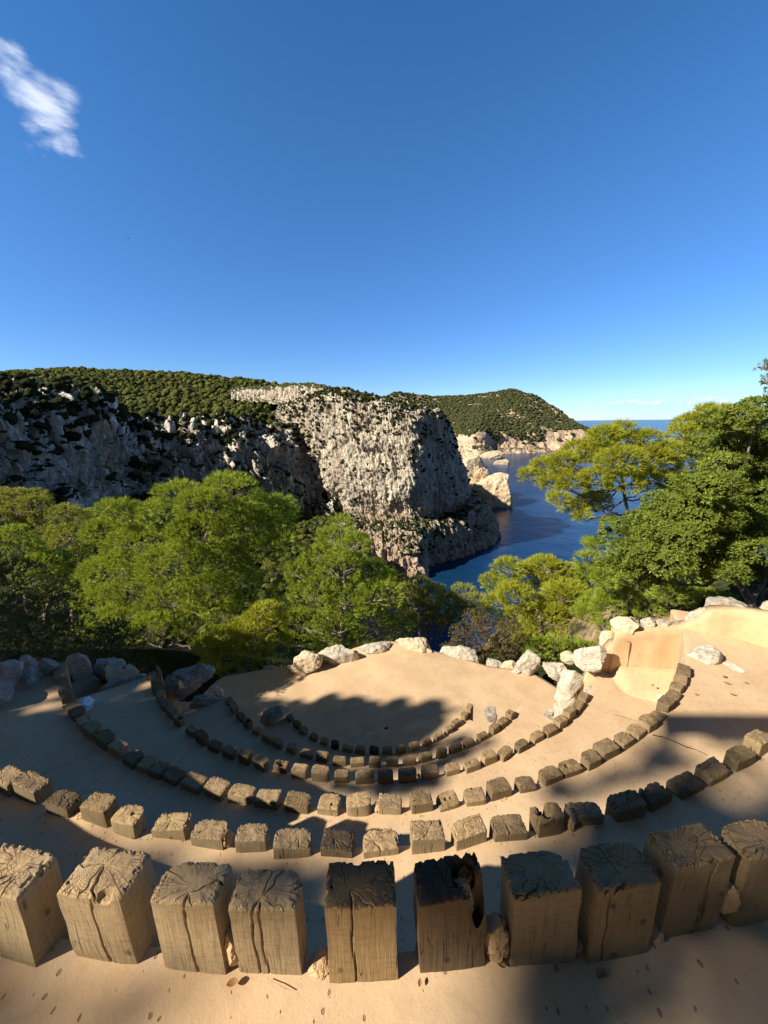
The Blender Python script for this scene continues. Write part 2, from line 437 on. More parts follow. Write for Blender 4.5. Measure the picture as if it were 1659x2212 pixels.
M_wood = mat_wood()
M_ground = mat_plaster('terrace_screed', (.60, .43, .268), (.50, .35, .212))
M_wall = mat_plaster('ochre_render', (.60, .45, .28), (.53, .365, .205), pits=False, stain=(.42, .24, .11))
M_adobe = mat_plaster('adobe', (.34, .25, .16), (.26, .19, .12), pits=False)
M_rock = mat_rock('pale_limestone', (.54, .485, .395), (.37, .335, .275), (.20, .175, .14), 1.6)
M_rockw = mat_rock('warm_limestone', (.64, .52, .36), (.50, .40, .28), (.30, .23, .15), 1.6)
M_rockr = mat_rock('rust_veined_limestone', (.58, .52, .42), (.44, .40, .33), (.26, .22, .17), 1.6, rust=(.34, .13, .04))
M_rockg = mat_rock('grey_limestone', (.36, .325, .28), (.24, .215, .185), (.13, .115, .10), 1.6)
M_cliff = mat_cliff('bluff_limestone', (.60, .545, .46), (.33, .295, .245), (.33, .245, .18), (.055, .07, .022), .02, (-60., -95.))
M_cliffl = mat_cliff('ravine_limestone', (.76, .72, .66), (.40, .375, .34), (.32, .25, .19), (.03, .045, .016), .10)
M_clifflow = mat_cliff('shore_rock', (.46, .36, .28), (.30, .22, .165), (.36, .25, .18), (.05, .065, .022), -.06)
M_clifffar = mat_cliff('far_rock', (.60, .47, .34), (.44, .32, .23), (.52, .36, .26), (.06, .075, .03), -.05, None, .45)
M_stack = mat_cliff('stack_rock', (.70, .58, .41), (.52, .40, .27), (.60, .45, .29), (.10, .09, .05), -.25, None, 1.)
M_soil = mat_cliff('scrub_slope', (.12, .10, .06), (.08, .07, .04), (.13, .10, .06), (.03, .04, .012), .2, None, 3.)
M_needle = mat_leaf('pine_needles', (.12, .185, .018), (.43, .52, .055), (.27, .345, .035), .36, .5, .3, .8)
M_needle_p = mat_leaf('pale_pine_needles', (.20, .22, .04), (.42, .42, .085), (.31, .32, .065), .32, .55, .3, .8)
M_needle_y = mat_leaf('yellow_green_needles', (.16, .20, .016), (.56, .57, .055), (.36, .38, .036), .38, .5, .3, .8)
M_broad = mat_leaf('glossy_leaves', (.09, .135, .018), (.22, .27, .045), (.14, .18, .03), .25, .65, .12, .8, dry=((.34, .30, .05), .994))
M_brown = mat_leaf('dry_shrub_leaves', (.07, .07, .022), (.15, .13, .04), (.12, .085, .03), .25, .5, .3, 1.5)
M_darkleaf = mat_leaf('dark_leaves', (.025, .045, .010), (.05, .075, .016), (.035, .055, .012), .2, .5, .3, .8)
M_shade = mat_plain('dense_needles', (.03, .045, .012), .9)
M_bark = mat_bark('pine_bark', (.09, .065, .05), (.26, .20, .155))
M_barkp = mat_bark('grey_bark', (.20, .17, .14), (.42, .37, .32))
M_twig = mat_bark('dead_twigs', (.10, .06, .04), (.24, .15, .10))
M_forest = mat_forest('hill_forest', (.055, .075, .018), (.21, .22, .045), (.13, .14, .03))
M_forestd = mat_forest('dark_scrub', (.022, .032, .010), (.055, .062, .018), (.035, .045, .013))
M_forestf = mat_forest('far_forest', (.060, .074, .030), (.11, .12, .045), (.085, .095, .04), .35)
M_sea = mat_sea()

# ------------------------------------------------------------------ sea and far land
SEA = -120.
V = np.array([(-30000, -2000, SEA), (60000, -2000, SEA), (60000, 60000, SEA), (-30000, 60000, SEA)])
tag(mesh_obj('sea', V, np.array([[0, 1, 2, 3]]), M_sea), kind='structure')

def W(rows):
    return np.array([[atY(*q) for q in r] for r in rows])

def landform(name, rows, nu, nv, mat, disp, world_rows=False):
    c = rows if world_rows else W(rows)
    P, N = sheet(c, nu, nv, disp)
    o = mesh_obj(name, P.reshape(-1, 3), grid_faces(nu, nv), mat, smooth=True); tag(o, kind='structure')
    return P, N

def slabs(p, size, seed=0):
    """random offsets of warped blocks: cracks and fractured slabs"""
    q = p + np.stack([fbm(p / (size[0] * 1.6) + 7 * k + seed, 2) for k in range(3)], 1) * np.array(size) * .55
    i = np.floor(q / size).astype(int) & 255
    return _perm[_perm[_perm[i[:, 0]] + i[:, 1]] + i[:, 2]] / 255. - .5

def ribs(p, n, amp, w, vstretch=.3, lean=.35):
    q = p.copy(); q[:, 0] += q[:, 2] * lean
    a = ridged(q / w * (1, 1, vstretch), 4, .55)
    b_ = fbm(p / (w * 2.2) + 5, 3)
    c = fbm(p / (w * .35) * (1, 1, .6) + 11, 3)
    e = ridged(q / (w * .28) * (1, 1, .45) + 31, 3, .6)
    fis = (1 - np.abs(perlin(q / (w * .8, w * .8, w * 5.) + 57))) ** 9 + .6 * (1 - np.abs(perlin(q / (w * .4, w * .4, w * 2.6) + 71))) ** 9
    return amp * (a * .9 + b_ * 1.0 + c * .28 + e * .36 - fis * .55 + slabs(q, (w * .55, w * .55, w * 1.6)) * .55 + slabs(q, (w * .22, w * .22, w * .6), 3) * .28)

# forested hillside above the ravine
hc = [-420, -120, 0, 130, 260, 400, 520, 620, 690, 760]
ridge = [835, 810, 808, 799, 804, 810, 824, 834, 838, 850]; ridY = [900, 900, 880, 860, 820, 760, 690, 600, 540, 480]
lip = [880, 868, 858, 862, 925, 934, 920, 945, 895, 890]; lipY = [190, 210, 232, 262, 300, 335, 368, 395, 400, 400]
hill_rows = [[(x, r + 14, Y + 300) for x, r, Y in zip(hc, ridge, ridY)]]
for t in (0, .3, .6, .85, 1.):
    hill_rows.append([(x, r * (1 - t) + l * t, math.exp(math.log(Y) * (1 - t) + math.log(lY) * t)) for x, r, l, Y, lY in zip(hc, ridge, lip, ridY, lipY)])
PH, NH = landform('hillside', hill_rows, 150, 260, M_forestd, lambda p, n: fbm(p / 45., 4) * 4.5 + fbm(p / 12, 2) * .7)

# ravine cliffs on the left, in the shade
lx = [-420, -120, 0, 60, 130, 200, 270, 350, 430, 510, 580, 640, 690, 730]
lt = [900, 890, 880, 872, 878, 896, 926, 934, 934, 922, 925, 945, 950, 985]
lm = [940, 935, 930, 925, 925, 935, 960, 975, 978, 975, 980, 990, 1010, 1040]
lb = [1120, 1110, 1100, 1100, 1100, 1105, 1110, 1120, 1125, 1130, 1130, 1130, 1135, 1140]
lY = [185, 208, 228, 243, 260, 278, 298, 316, 334, 350, 366, 382, 392, 380]
rav = [[(x, t + 2, Y + 30) for x, t, Y in zip(lx, lt, lY)], [(x, t, Y) for x, t, Y in zip(lx, lt, lY)],
       [(x, t * .5 + m * .5, Y - 9) for x, t, m, Y in zip(lx, lt, lm, lY)], [(x, m, Y - 16) for x, m, Y in zip(lx, lm, lY)],
       [(x, m * .5 + b * .5, Y - 24) for x, m, b, Y in zip(lx, lm, lb, lY)], [(x, b, Y - 38) for x, b, Y in zip(lx, lb, lY)],
       [(x, b + 130, Y - 90) for x, b, Y in zip(lx, lb, lY)]]
PR, NR = landform('ravine_cliff', rav, 330, 620, M_cliffl, lambda p, n: ribs(p, n, 12.5, 21., .45, .25) - 2.5 * np.clip(fbm(p / 26 + 3, 3), 0, 1) * 3)

# the big bluff
bt = [(600, 905, 405), (640, 884, 386), (690, 868, 366), (740, 864, 350), (800, 872, 338), (850, 880, 329), (890, 893, 323), (925, 899, 342), (945, 903, 355), (955, 915, 366), (962, 935, 378), (955, 950, 392)]
bb = [(640, 1110, 390), (690, 1095, 370), (725, 1112, 352), (765, 1128, 340), (820, 1136, 330), (858, 1137, 323), (893, 1136, 318), (930, 1130, 336), (970, 1120, 350), (1002, 1105, 370), (1014, 1085, 388), (1000, 1075, 400)]
def lerp3(a, b, t): return tuple(x * (1 - t) + y * t for x, y in zip(a, b))
bulge = [0, 4, 8, 9, 8, 8, 6, 7, 8, 9, 8, 0]
bkq = [1, 1, 1, 1, .9, .6, .3, .15, .1, .08, .06, .05]
blf = [[(x, y - 14 + (1 - k) * 60, Y + 20 + 130 * k) for (x, y, Y), k in zip(bt, bkq)], [(x, y - 13 + (1 - k) * 8, Y + 16 + 54 * k) for (x, y, Y), k in zip(bt, bkq)], [(x, y - 6, Y + 10 + 12 * k) for (x, y, Y), k in zip(bt, bkq)], [(x, y, Y) for x, y, Y in bt]]
for t in (.2, .45, .7, .9, 1.): blf.append([(lerp3(a, b, t)[0] + g * math.sin(t * math.pi), lerp3(a, b, t)[1], lerp3(a, b, t)[2] - 4 * math.sin(t * math.pi) + (9 if .85 < t < .95 else 0)) for a, b, g in zip(bt, bb, bulge)])
blf.append([(x + 2, y + 12, Y - 22) for x, y, Y in bb]); blf.append([(x, y + 60, Y - 32) for x, y, Y in bb])
PB, NB = landform('bluff', blf, 420, 620, M_cliff, lambda p, n: ribs(p, n, 3.4, 8.5, .33, .3) + fbm(p / 30, 2) * 2.5)

# shore rocks under the bluff
wl = [(640, 1330), (740, 1290), (800, 1268), (850, 1258), (895, 1262), (912, 1250), (928, 1222), (985, 1207), (1030, 1192), (1066, 1169), (1070, 1150), (1058, 1125), (1046, 1098)]
bot = [atZ(x, y, SEA - 1) for x, y in wl]
tp = [(600, 1125, 345), (700, 1140, 325), (760, 1148, 318), (810, 1150, 312), (850, 1147, 312), (880, 1143, 318), (915, 1138, 328), (960, 1132, 345), (1000, 1118, 372), (1025, 1100, 400), (1036, 1093, 425), (1040, 1088, 470), (1042, 1084, 540)]
top = [atY(*q) for q in tp]; bk = [t + np.array([-6, 45, 4.]) for t in top]
lowr = [bk, top]
for t in (.3, .65, .9): lowr.append([a * (1 - t) + b_ * t + np.array([2.5, -4., 0]) * math.sin(t * math.pi) * (1 if t < .8 else 1.5) for a, b_ in zip(top, bot)])
lowr.append(bot); lowr.append([b_ + np.array([.5, -1, -8]) for b_ in bot])
PL, NL = landform('shore_cliff', np.array(lowr), 260, 520, M_clifflow, lambda p, n: ribs(p, n, 4.6, 13., .45, .2), True)

# ravine floor rising towards the viewer on the left
gx = [-900, -420, -120, 60, 200, 350, 480, 580, 660, 720]
rf = [[(x, 1112, Y) for x, Y in zip(gx, [170, 185, 205, 240, 270, 300, 320, 335, 345, 340])], [(x, 1165, Y) for x, Y in zip(gx, [140, 150, 165, 185, 200, 215, 225, 235, 240, 240])],
      [(x, 1240 + .02 * x, Y) for x, Y in zip(gx, [95, 105, 115, 122, 130, 138, 145, 150, 155, 158])], [(x, 1330 + .02 * x, Y) for x, Y in zip(gx, [45, 50, 55, 60, 64, 68, 72, 75, 78, 80])], [(x, 1440, Y) for x, Y in zip(gx, [16, 18, 20, 22, 24, 25, 26, 27, 28, 28])]]
PV, NV_ = landform('ravine_floor', rf, 120, 200, M_soil, lambda p, n: fbm(p / 18., 4) * np.clip(p[:, 1] / 60, 0, 1) * 4)

# pale rock band on the hill crest
rb = [[(x, y - 3, Y + 25) for x, y, Y in ((500, 846, 520), (540, 841, 515), (590, 838, 505), (640, 835, 495), (690, 837, 480), (730, 845, 470))],
      [(500, 848, 518), (540, 843, 512), (590, 840, 502), (640, 837, 492), (690, 840, 478), (730, 850, 468)],
      [(500, 858, 512), (540, 860, 508), (590, 860, 497), (640, 864, 485), (690, 874, 468), (730, 872, 460)],
      [(500, 866, 505), (540, 870, 495), (590, 872, 485), (640, 880, 474), (690, 888, 460), (730, 885, 452)]]
landform('crest_rock', rb, 60, 240, M_cliff, lambda p, n: ribs(p, n, 2.2, 7., .5, .2))

# far headland
fx = [(820, 862, 1900), (860, 852, 1950), (900, 857, 2000), (940, 857, 2050), (985, 858, 2050), (1030, 855, 2050), (1060, 847, 2050), (1110, 842, 2000), (1150, 856, 1950), (1180, 876, 1900), (1200, 890, 1850), (1220, 905, 1800), (1245, 917, 1760), (1268, 928, 1740), (1283, 944, 1740)]
fb_ = [(860, 972), (900, 972), (930, 974), (960, 976), (1000, 982), (1040, 984), (1070, 980), (1120, 978), (1160, 977), (1190, 976), (1215, 975.5), (1235, 975), (1258, 974.5), (1275, 974), (1290, 973.5)]
ft = [atY(*q) for q in fx]; fbot = [atZ(x, y + .5, SEA) for x, y in fb_]
lipf = []
ly_ = [930, 932, 935, 938, 940, 934, 930, 934, 930, 929, 927, 926, 928, 934, 950]
for (x, y, Y), (x2, y2), yy, b_ in zip(fx, fb_, ly_, fbot):
    lipf.append(atY(x * .35 + x2 * .65, yy, b_[1] + 70))
far_rows = [[t + np.array([0, 320, -60]) for t in ft], ft]
for t in (.3, .65): far_rows.append([a * (1 - t) + b_ * t + np.array([0, 0, 8 * math.sin(t * math.pi)]) for a, b_ in zip(ft, lipf)])
far_rows.append(lipf); far_rows.append([a * .45 + b_ * .55 + np.array([0, 12, 0]) for a, b_ in zip(lipf, fbot)]); far_rows.append(fbot); far_rows.append([b_ + np.array([0, -4, -12]) for b_ in fbot])
def fdisp(p, n):
    low = np.clip((-p[:, 2] - 35) / 40, 0, 1)
    return fbm(p / 160, 4) * 9 + low * (ridged(p / 55 * (1, 1, .5), 4, .55) * 13)
PF, NF = landform('far_headland', np.array(far_rows), 220, 420, M_clifffar, fdisp, True)

# steep scrub slope falling from the terraces to the sea
xs = np.linspace(-170, 150, 12)
ys = [9.5, 12.8, 15, 20, 30, 55, 100, 150, 190]
zs = [-9.2, -9.2, -10.2, -13.5, -22, -46, -88, -122, -135]
nr = [[np.array([x * min(1, (.22 + y / 60)), y + (0 if abs(x) < 60 else 0), z + (max(0, -x - 14) * .10) + min(4.2, max(0, x * (.22 + y / 60) - 3) * .55) * math.exp(-max(0, y - 9) / 14) * (y > 9)]) for x in xs] for y, z in zip(ys, zs)]
landform('scrub_slope', np.array(nr), 160, 200, M_soil, lambda p, n: fbm(p / 9, 4) * np.clip((p[:, 1] - 12) / 12, 0, 1) * 1.5, True)

# dry bank rising behind the ochre wall
bx = [6.2, 7.2, 8.4, 10, 12.5, 17, 28]
bkr = [[np.array([x, y, -9.2 + min(4.5, max(0, (x - 6.2)) * 1.7) + fall]) for x in bx] for y, fall in ((6.75, 0), (8, .1), (9.5, .1), (12, -.5), (16, -2.4), (24, -8), (34, -18))]
landform('dry_bank', np.array(bkr), 90, 90, mat_cliff('dry_earth', (.34, .25, .15), (.22, .16, .09), (.30, .21, .12), (.06, .07, .025), .05, None, 4.), lambda p, n: fbm(p / 2., 4) * .22, True)
# ------------------------------------------------------------------ forests that read as one mass
def blob_variants(k, sub, flat=.75, amp=.28):
    out = []
    for i in range(k):
        v, f = ico(sub); v = v.copy(); d = 1 + amp * 1.5 * fbm(v * 2.2 + i * 7.7, 3) + .12 * fbm(v * 5 + i, 2); v = v * d[:, None]; v[:, 2] *= flat
        out.append((v, f))
    return out

def scatter_mass(name, P, N, count, size, mat, sub=1, accept=None, kind='stuff', seed=1, flat=.75, lift=.35, label=None):
    r = np.random.default_rng(seed); nu, nv = P.shape[:2]
    pts = []; nor = []
    fl = P.reshape(-1, 3)
    A = np.linalg.norm(np.cross(P[1:, :-1] - P[:-1, :-1], P[:-1, 1:] - P[:-1, :-1]), axis=2)
    dist = np.linalg.norm(P[:-1, :-1], axis=2); wgt = (A / dist ** 0.9).ravel(); wgt /= wgt.sum()
    idx = r.choice(len(wgt), count * 3, p=wgt); iu, iv = np.unravel_index(idx, A.shape)
    fu, fv = r.random((2, len(idx), 1))
    q = P[iu, iv] * (1 - fu) * (1 - fv) + P[iu + 1, iv] * fu * (1 - fv) + P[iu, iv + 1] * (1 - fu) * fv + P[iu + 1, iv + 1] * fu * fv
    n_ = N[iu, iv]
    if accept is not None:
        m = accept(q, n_); q = q[m]; n_ = n_[m]
    q = q[:count]; vars_ = blob_variants(10, sub, flat)
    vs = []; fs = []; off = 0
    s = size[0] * .8 + (size[1] * 1.15 - size[0] * .8) * r.random(len(q)) ** 1.7; yaw = r.uniform(0, 6.28, len(q)); vi = r.integers(0, 10, len(q))
    for k in range(10):
        m = vi == k
        if not m.any(): continue
        v, f = vars_[k]; c, s_ = np.cos(yaw[m])[:, None], np.sin(yaw[m])[:, None]; sz = s[m][:, None, None]
        X = np.stack([v[None, :, 0] * c - v[None, :, 1] * s_, v[None, :, 0] * s_ + v[None, :, 1] * c, np.repeat(v[None, :, 2], m.sum(), 0)], -1) * sz
        X = X + q[m][:, None]; X[..., 2] += (s[m] * lift)[:, None]
        nn = m.sum(); vs.append(X.reshape(-1, 3)); fs.append((f[None] + (np.arange(nn) * len(v))[:, None, None]).reshape(-1, 3) + off); off += nn * len(v)
    o = mesh_obj(name, np.concatenate(vs), np.concatenate(fs), mat, smooth=True)
    tag(o, kind=kind); 
    if label: tag(o, label, 'forest')
    return q

def noise_mask(sc, thr, off=0): return lambda q, n: fbm(q / sc + off, 3) > thr
scatter_mass('hill_forest', PH, NH, 11000, (1.6, 4.4), M_forest, 2, noise_mask(40, -.75), seed=2, label='dense green pine forest covering the rolling hillside above the ravine')
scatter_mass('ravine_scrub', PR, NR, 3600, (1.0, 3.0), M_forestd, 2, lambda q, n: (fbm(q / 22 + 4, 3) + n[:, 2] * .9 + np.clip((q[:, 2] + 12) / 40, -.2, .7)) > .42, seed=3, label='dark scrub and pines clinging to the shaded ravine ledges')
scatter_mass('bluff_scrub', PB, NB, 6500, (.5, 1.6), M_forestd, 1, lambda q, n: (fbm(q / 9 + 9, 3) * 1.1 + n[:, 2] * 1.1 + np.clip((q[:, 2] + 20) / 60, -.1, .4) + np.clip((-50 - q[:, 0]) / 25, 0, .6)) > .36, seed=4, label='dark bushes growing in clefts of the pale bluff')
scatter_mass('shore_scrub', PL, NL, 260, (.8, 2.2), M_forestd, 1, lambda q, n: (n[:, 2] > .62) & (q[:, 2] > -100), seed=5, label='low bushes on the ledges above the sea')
scatter_mass('far_forest', PF, NF, 9000, (3.5, 7.), M_forestf, 1, lambda q, n: ((fbm(q / 70 + 2, 3) + np.clip((q[:, 2] + 70) / 50, -1, .6)) > .14), seed=6, label='grey green pine woods covering the far headland slopes')

scatter_mass('ravine_wood', PV, NV_, 3500, (1.3, 2.8), M_forest, 2, lambda q, n: q[:, 1] > 32, seed=8, label='olive green woods on the floor of the ravine')
def in_plan(q): return q
# trees one can tell apart along the top of the bluff
def crown_lowpoly(r, R, H, mb, leafn=260):
    """a loose crown: clumps of small leaf faces"""
    cl = r.normal(size=(7, 3)); cl /= np.linalg.norm(cl, axis=1)[:, None]; cl *= (R * .55, R * .55, H * .28)
    c = cl[r.integers(0, 7, leafn)]; d = r.normal(size=(leafn, 3)); d /= np.linalg.norm(d, axis=1)[:, None]
    p = c + d * R * .42 * r.uniform(.7, 1.05, (leafn, 1)) * (1, 1, .8)
    t = r.normal(size=(leafn, 3)); t /= np.linalg.norm(t, axis=1)[:, None]; bvec = np.cross(d, t); s = R * .13
    v = np.stack([p - t * s, p + bvec * s, p + t * s, p - bvec * s], 1).reshape(-1, 3)
    mb.add(v, np.arange(leafn * 4).reshape(-1, 4))

ORD = ['first', 'second', 'third', 'fourth', 'fifth', 'sixth', 'seventh', 'eighth', 'ninth', 'tenth', 'eleventh', 'twelfth', 'thirteenth', 'fourteenth', 'fifteenth', 'sixteenth', 'seventeenth', 'eighteenth', 'nineteenth', 'twentieth']
TENS = {20: 'twenty', 30: 'thirty', 40: 'forty'}
def ordn(i):
    if i <= 20: return ORD[i - 1]
    if i % 10 == 0: return {30: 'thirtieth', 40: 'fortieth'}[i]
    return TENS[i // 10 * 10] + ' ' + ORD[i % 10 - 1]

bl = [(655, 850, 400, 4), (668, 856, 395, 4), (684, 858, 392, 3.4), (706, 861, 388, 4), (722, 858, 386, 4), (733, 860, 392, 5.4), (747, 861, 384, 5.8), (762, 862, 380, 4.2), (776, 864, 378, 4), (787, 864, 376, 5.6), (800, 868, 374, 4.5), (812, 870, 372, 3.6), (822, 870, 380, 3.8), (836, 874, 368, 5.4), (848, 875, 366, 4.6), (858, 878, 364, 5.2), (869, 880, 362, 5.4), (880, 885, 360, 5.2), (891, 886, 362, 5.4), (902, 889, 372, 5), (912, 892, 382, 4), (926, 895, 396, 3.4), (940, 898, 412, 3.6), (947, 902, 430, 3.2)]
for i, (px, py, Y, H) in enumerate(bl):
    Y = float(np.interp(px, [q[0] for q in bt[:9]], [q[2] for q in bt[:9]])) + 7; base = atY(px, py + 5, Y); r = np.random.default_rng(50 + i)
    root = empty('bluff_pine', base); mb = MB(); H *= 1.2; crown_lowpoly(r, H * .66, H * 1.0, mb, 520); c = mb.build('crown', M_forest, root); c.location = (0, 0, H * .72)
    v, f = tube([(0, 0, -2), (.2, 0, H * .3), (0, .1, H * .7)], [.22, .17, .08], 5); mesh_obj('trunk', v, f, M_bark, root, True)
    tag(root, 'dark round crowned pine on the bluff edge, %s from the left' % ordn(i + 1), 'tree', 'pines standing along the top of the bluff')

# ------------------------------------------------------------------ rocks
def rock(name, outline, Y, thick, mat, label, cat='boulder', group=None, rough=1., sub=4, structure=False, sink=0., facets=22, tiltY=0.):
    pts = [atY(x, y, Y) for x, y in outline]; pts = np.array(pts); c = pts.mean(0)
    fw = c.copy(); fw[2] = 0; fw /= np.linalg.norm(fw); rt = np.array([fw[1], -fw[0], 0]); up = np.array([0, 0, 1.])
    # outline in (rt, up) plane through the centroid, perpendicular to the horizontal view direction
    uv = []
    for x, y in outline:
        d = rayv(x, y); t = (c @ fw) / (d @ fw); p = d * t - c; uv.append((p @ rt, p @ up))
    uv = np.array(uv)
    o = np.array([(uv[:, 0].min() + uv[:, 0].max()) / 2, (uv[:, 1].min() + uv[:, 1].max()) / 2]); uv = uv - o; c = c + rt * o[0] + up * o[1]
    m = len(uv); dens = []
    for i in range(m):
        for t in np.linspace(0, 1, 12, endpoint=False): dens.append(uv[i] * (1 - t) + uv[(i + 1) % m] * t)
    dens = np.array(dens); ang = np.arctan2(dens[:, 1], dens[:, 0]); rad = np.hypot(*dens.T); k = np.argsort(ang)
    v, f = ico(sub); a = np.arctan2(v[:, 2], v[:, 0]); R = np.interp(a, ang[k], rad[k], period=2 * math.pi)
    size = rad.mean(); hh = np.hypot(v[:, 0], v[:, 2])
    hh2 = np.clip(hh, 0, 1) ** .55; yy = np.sign(v[:, 1]) * np.abs(v[:, 1]) ** .8
    loc = np.stack([np.cos(a) * R * hh2, yy * thick, np.sin(a) * R * hh2], 1)
    r = np.random.default_rng(abs(hash((round(float(outline[0][0])), round(float(outline[0][1]))))) % 100000)
    ext0 = np.abs(loc).max(0)
    for _ in range(facets):                                   # chop flat faces into the front and back
        nrm = r.normal(size=3) * (.8, 1.5, .8); nrm /= np.linalg.norm(nrm); d = loc @ nrm; lim = d.max() * r.uniform(.58, .9)
        loc = loc - np.clip(d - lim, 0, None)[:, None] * nrm * .9
    for ax in (0, 2): loc[:, ax] *= (1.1 if ax == 0 and group and 'back of the stage' in group else 1.) * ext0[ax] / np.abs(loc[:, ax]).max() * 1.03
    n3 = loc / (np.linalg.norm(loc, axis=1)[:, None] + 1e-9)
    seed = r.uniform(0, 50, 3)
    loc = loc + n3 * (size * rough * (.10 * fbm(loc / size * 1.6 + seed, 3) + .05 * (ridged(loc / size * 4 * (1, 1, 1.8) + seed, 3) - .3)))[:, None]
    wv = loc[:, :1] * rt + loc[:, 1:2] * fw + loc[:, 2:] * up
    ob = mesh_obj(name, wv, f, mat, smooth=sub >= 6); ob.location = c
    if structure: tag(ob, kind='structure')
    else: tag(ob, label, cat, group)
    return ob

def Dc(c, pts):
    o = {'A': (0, 2560, .36166), 'B': (500, 2560, .36166), 'C': (1000, 2700, .36166), 'E': (1500, 2700, .36166), 'F': (2000, 2500, .36166), 'G': (2424, 2500, .36166), 'I': (0, 3000, .5425), 'J': (0, 3200, .9114), 'K': (1512, 3200, .9114), 'L': (1512, 2500, .9114), 'M': (0, 2500, .9114), 'N': (1900, 1350, .67752), 'Q': (800, 2000, .72333)}[c]
    return [((o[0] + x * o[2]) / 1.8228, (o[1] + y * o[2]) / 1.8228) for x, y in pts]

rock('sea_stack', [(985, 975), (1003, 965), (1022, 971), (1034, 990), (1046, 1008), (1062, 1030), (1072, 1068), (1060, 1095), (990, 1095), (980, 1050)], 590, 26, M_stack, 'tall pale rock wall behind the lower sea stack at the foot of the bluff', 'sea stack', rough=1.2, sub=6, facets=10)
rock('sea_stack', [(1012, 1055), (1040, 1040), (1064, 1026), (1086, 1017), (1097, 1028), (1100, 1055), (1106, 1084), (1090, 1096), (1050, 1097), (1015, 1085)], 548, 24, M_stack, 'lower pale wedge shaped sea stack standing out into the blue water', 'sea stack', rough=1.2, sub=6, facets=10)
rock('islet', [(1061, 1003), (1075, 996), (1088, 991), (1098, 995), (1101, 1005), (1090, 1010), (1070, 1009)], 1085, 20, M_stack, 'small pale islet alone in the water beyond the sea stacks', 'islet', sub=5)
rock('islet', [(1036, 986), (1052, 977), (1072, 972), (1084, 975), (1090, 986), (1072, 992), (1042, 992)], 1280, 45, M_stack, 'long low pale rock at the foot of the far headland', 'islet', sub=5)

# ------------------------------------------------------------------ the amphitheatre
AC = np.array([-.2, 9.35]); RAD = [8.48, 7.50, 6.34, 5.15, 3.89, 2.65]
TOPS = [-1.35, -2.465, -3.60, -4.57, -5.64, -6.64]
GZ = [-1.63, -2.56, -3.68, -4.67, -5.75, -6.75, -7.7]

def pol(r, th): return np.array([AC[0] + r * math.sin(th), AC[1] - r * math.cos(th)])

def terrace(name, k, r1, t0, t1, nr, nt):
    r0 = RAD[k] if k < 6 else 0
    th = np.radians(np.linspace(t0, t1, nt)); rr = np.linspace(0, 1, nr) ** 1.2 * (r1 - r0) + r0
    P = np.zeros((nr, nt, 3))
    P[..., 0] = AC[0] + rr[:, None] * np.sin(th); P[..., 1] = AC[1] - rr[:, None] * np.cos(th)
    fl = P.reshape(-1, 3); P[..., 2] = GZ[k] + (fbm(fl * .9 + k * 3, 3) * .012 + fbm(fl * 7, 2) * .002).reshape(nr, nt)
    P[0, :, 2] -= .012
    sk = [P[0] + np.array([0, 0, -.02])] + [P[0] * (1, 1, 0) + np.array([0, 0, z]) for z in np.linspace(GZ[k] - .1, GZ[k + 1] - .05, 6)]
    inn = np.stack(sk[::-1]); rad = inn[..., :2] - AC; rad /= np.linalg.norm(rad, axis=2)[..., None]
    inn[..., :2] -= rad * (.01 + .02 * (fbm(inn.reshape(-1, 3) * 3, 2)).reshape(inn.shape[:2], order='C')[..., None])
    P = np.concatenate([inn, P]); n0 = len(inn)
    # end walls going down at both ends
    left = P[n0:, :1].copy(); left[..., 2] = GZ[min(k + 2, 6)] - .1; right = P[n0:, -1:].copy(); right[..., 2] = GZ[min(k + 2, 6)] - .1
    o = MB(); o.add(P.reshape(-1, 3), grid_faces(*P.shape[:2]))
    for side, e in ((left, P[n0:, :1]), (right, P[n0:, -1:])):
        w = np.concatenate([e, side], 1); o.add(w.reshape(-1, 3), grid_faces(*w.shape[:2]))
    ob = o.build(name, M_ground, smooth=True); ob.data.set_sharp_from_angle(angle=math.radians(35)) if hasattr(ob.data, 'set_sharp_from_angle') else None
    tag(ob, kind='structure')

terrace('upper_path', 0, 34, -36, 36, 60, 400)
terrace('terrace', 1, RAD[0] + .02, -42, 46, 16, 300)
terrace('terrace', 2, RAD[1] + .02, -50.5, 68, 18, 260)
terrace('terrace', 3, RAD[2] + .02, -56, 62, 18, 240)
terrace('terrace', 4, RAD[3] + .02, -57, 50, 18, 200)
terrace('terrace', 5, RAD[4] + .02, -53, 50.5, 18, 160)

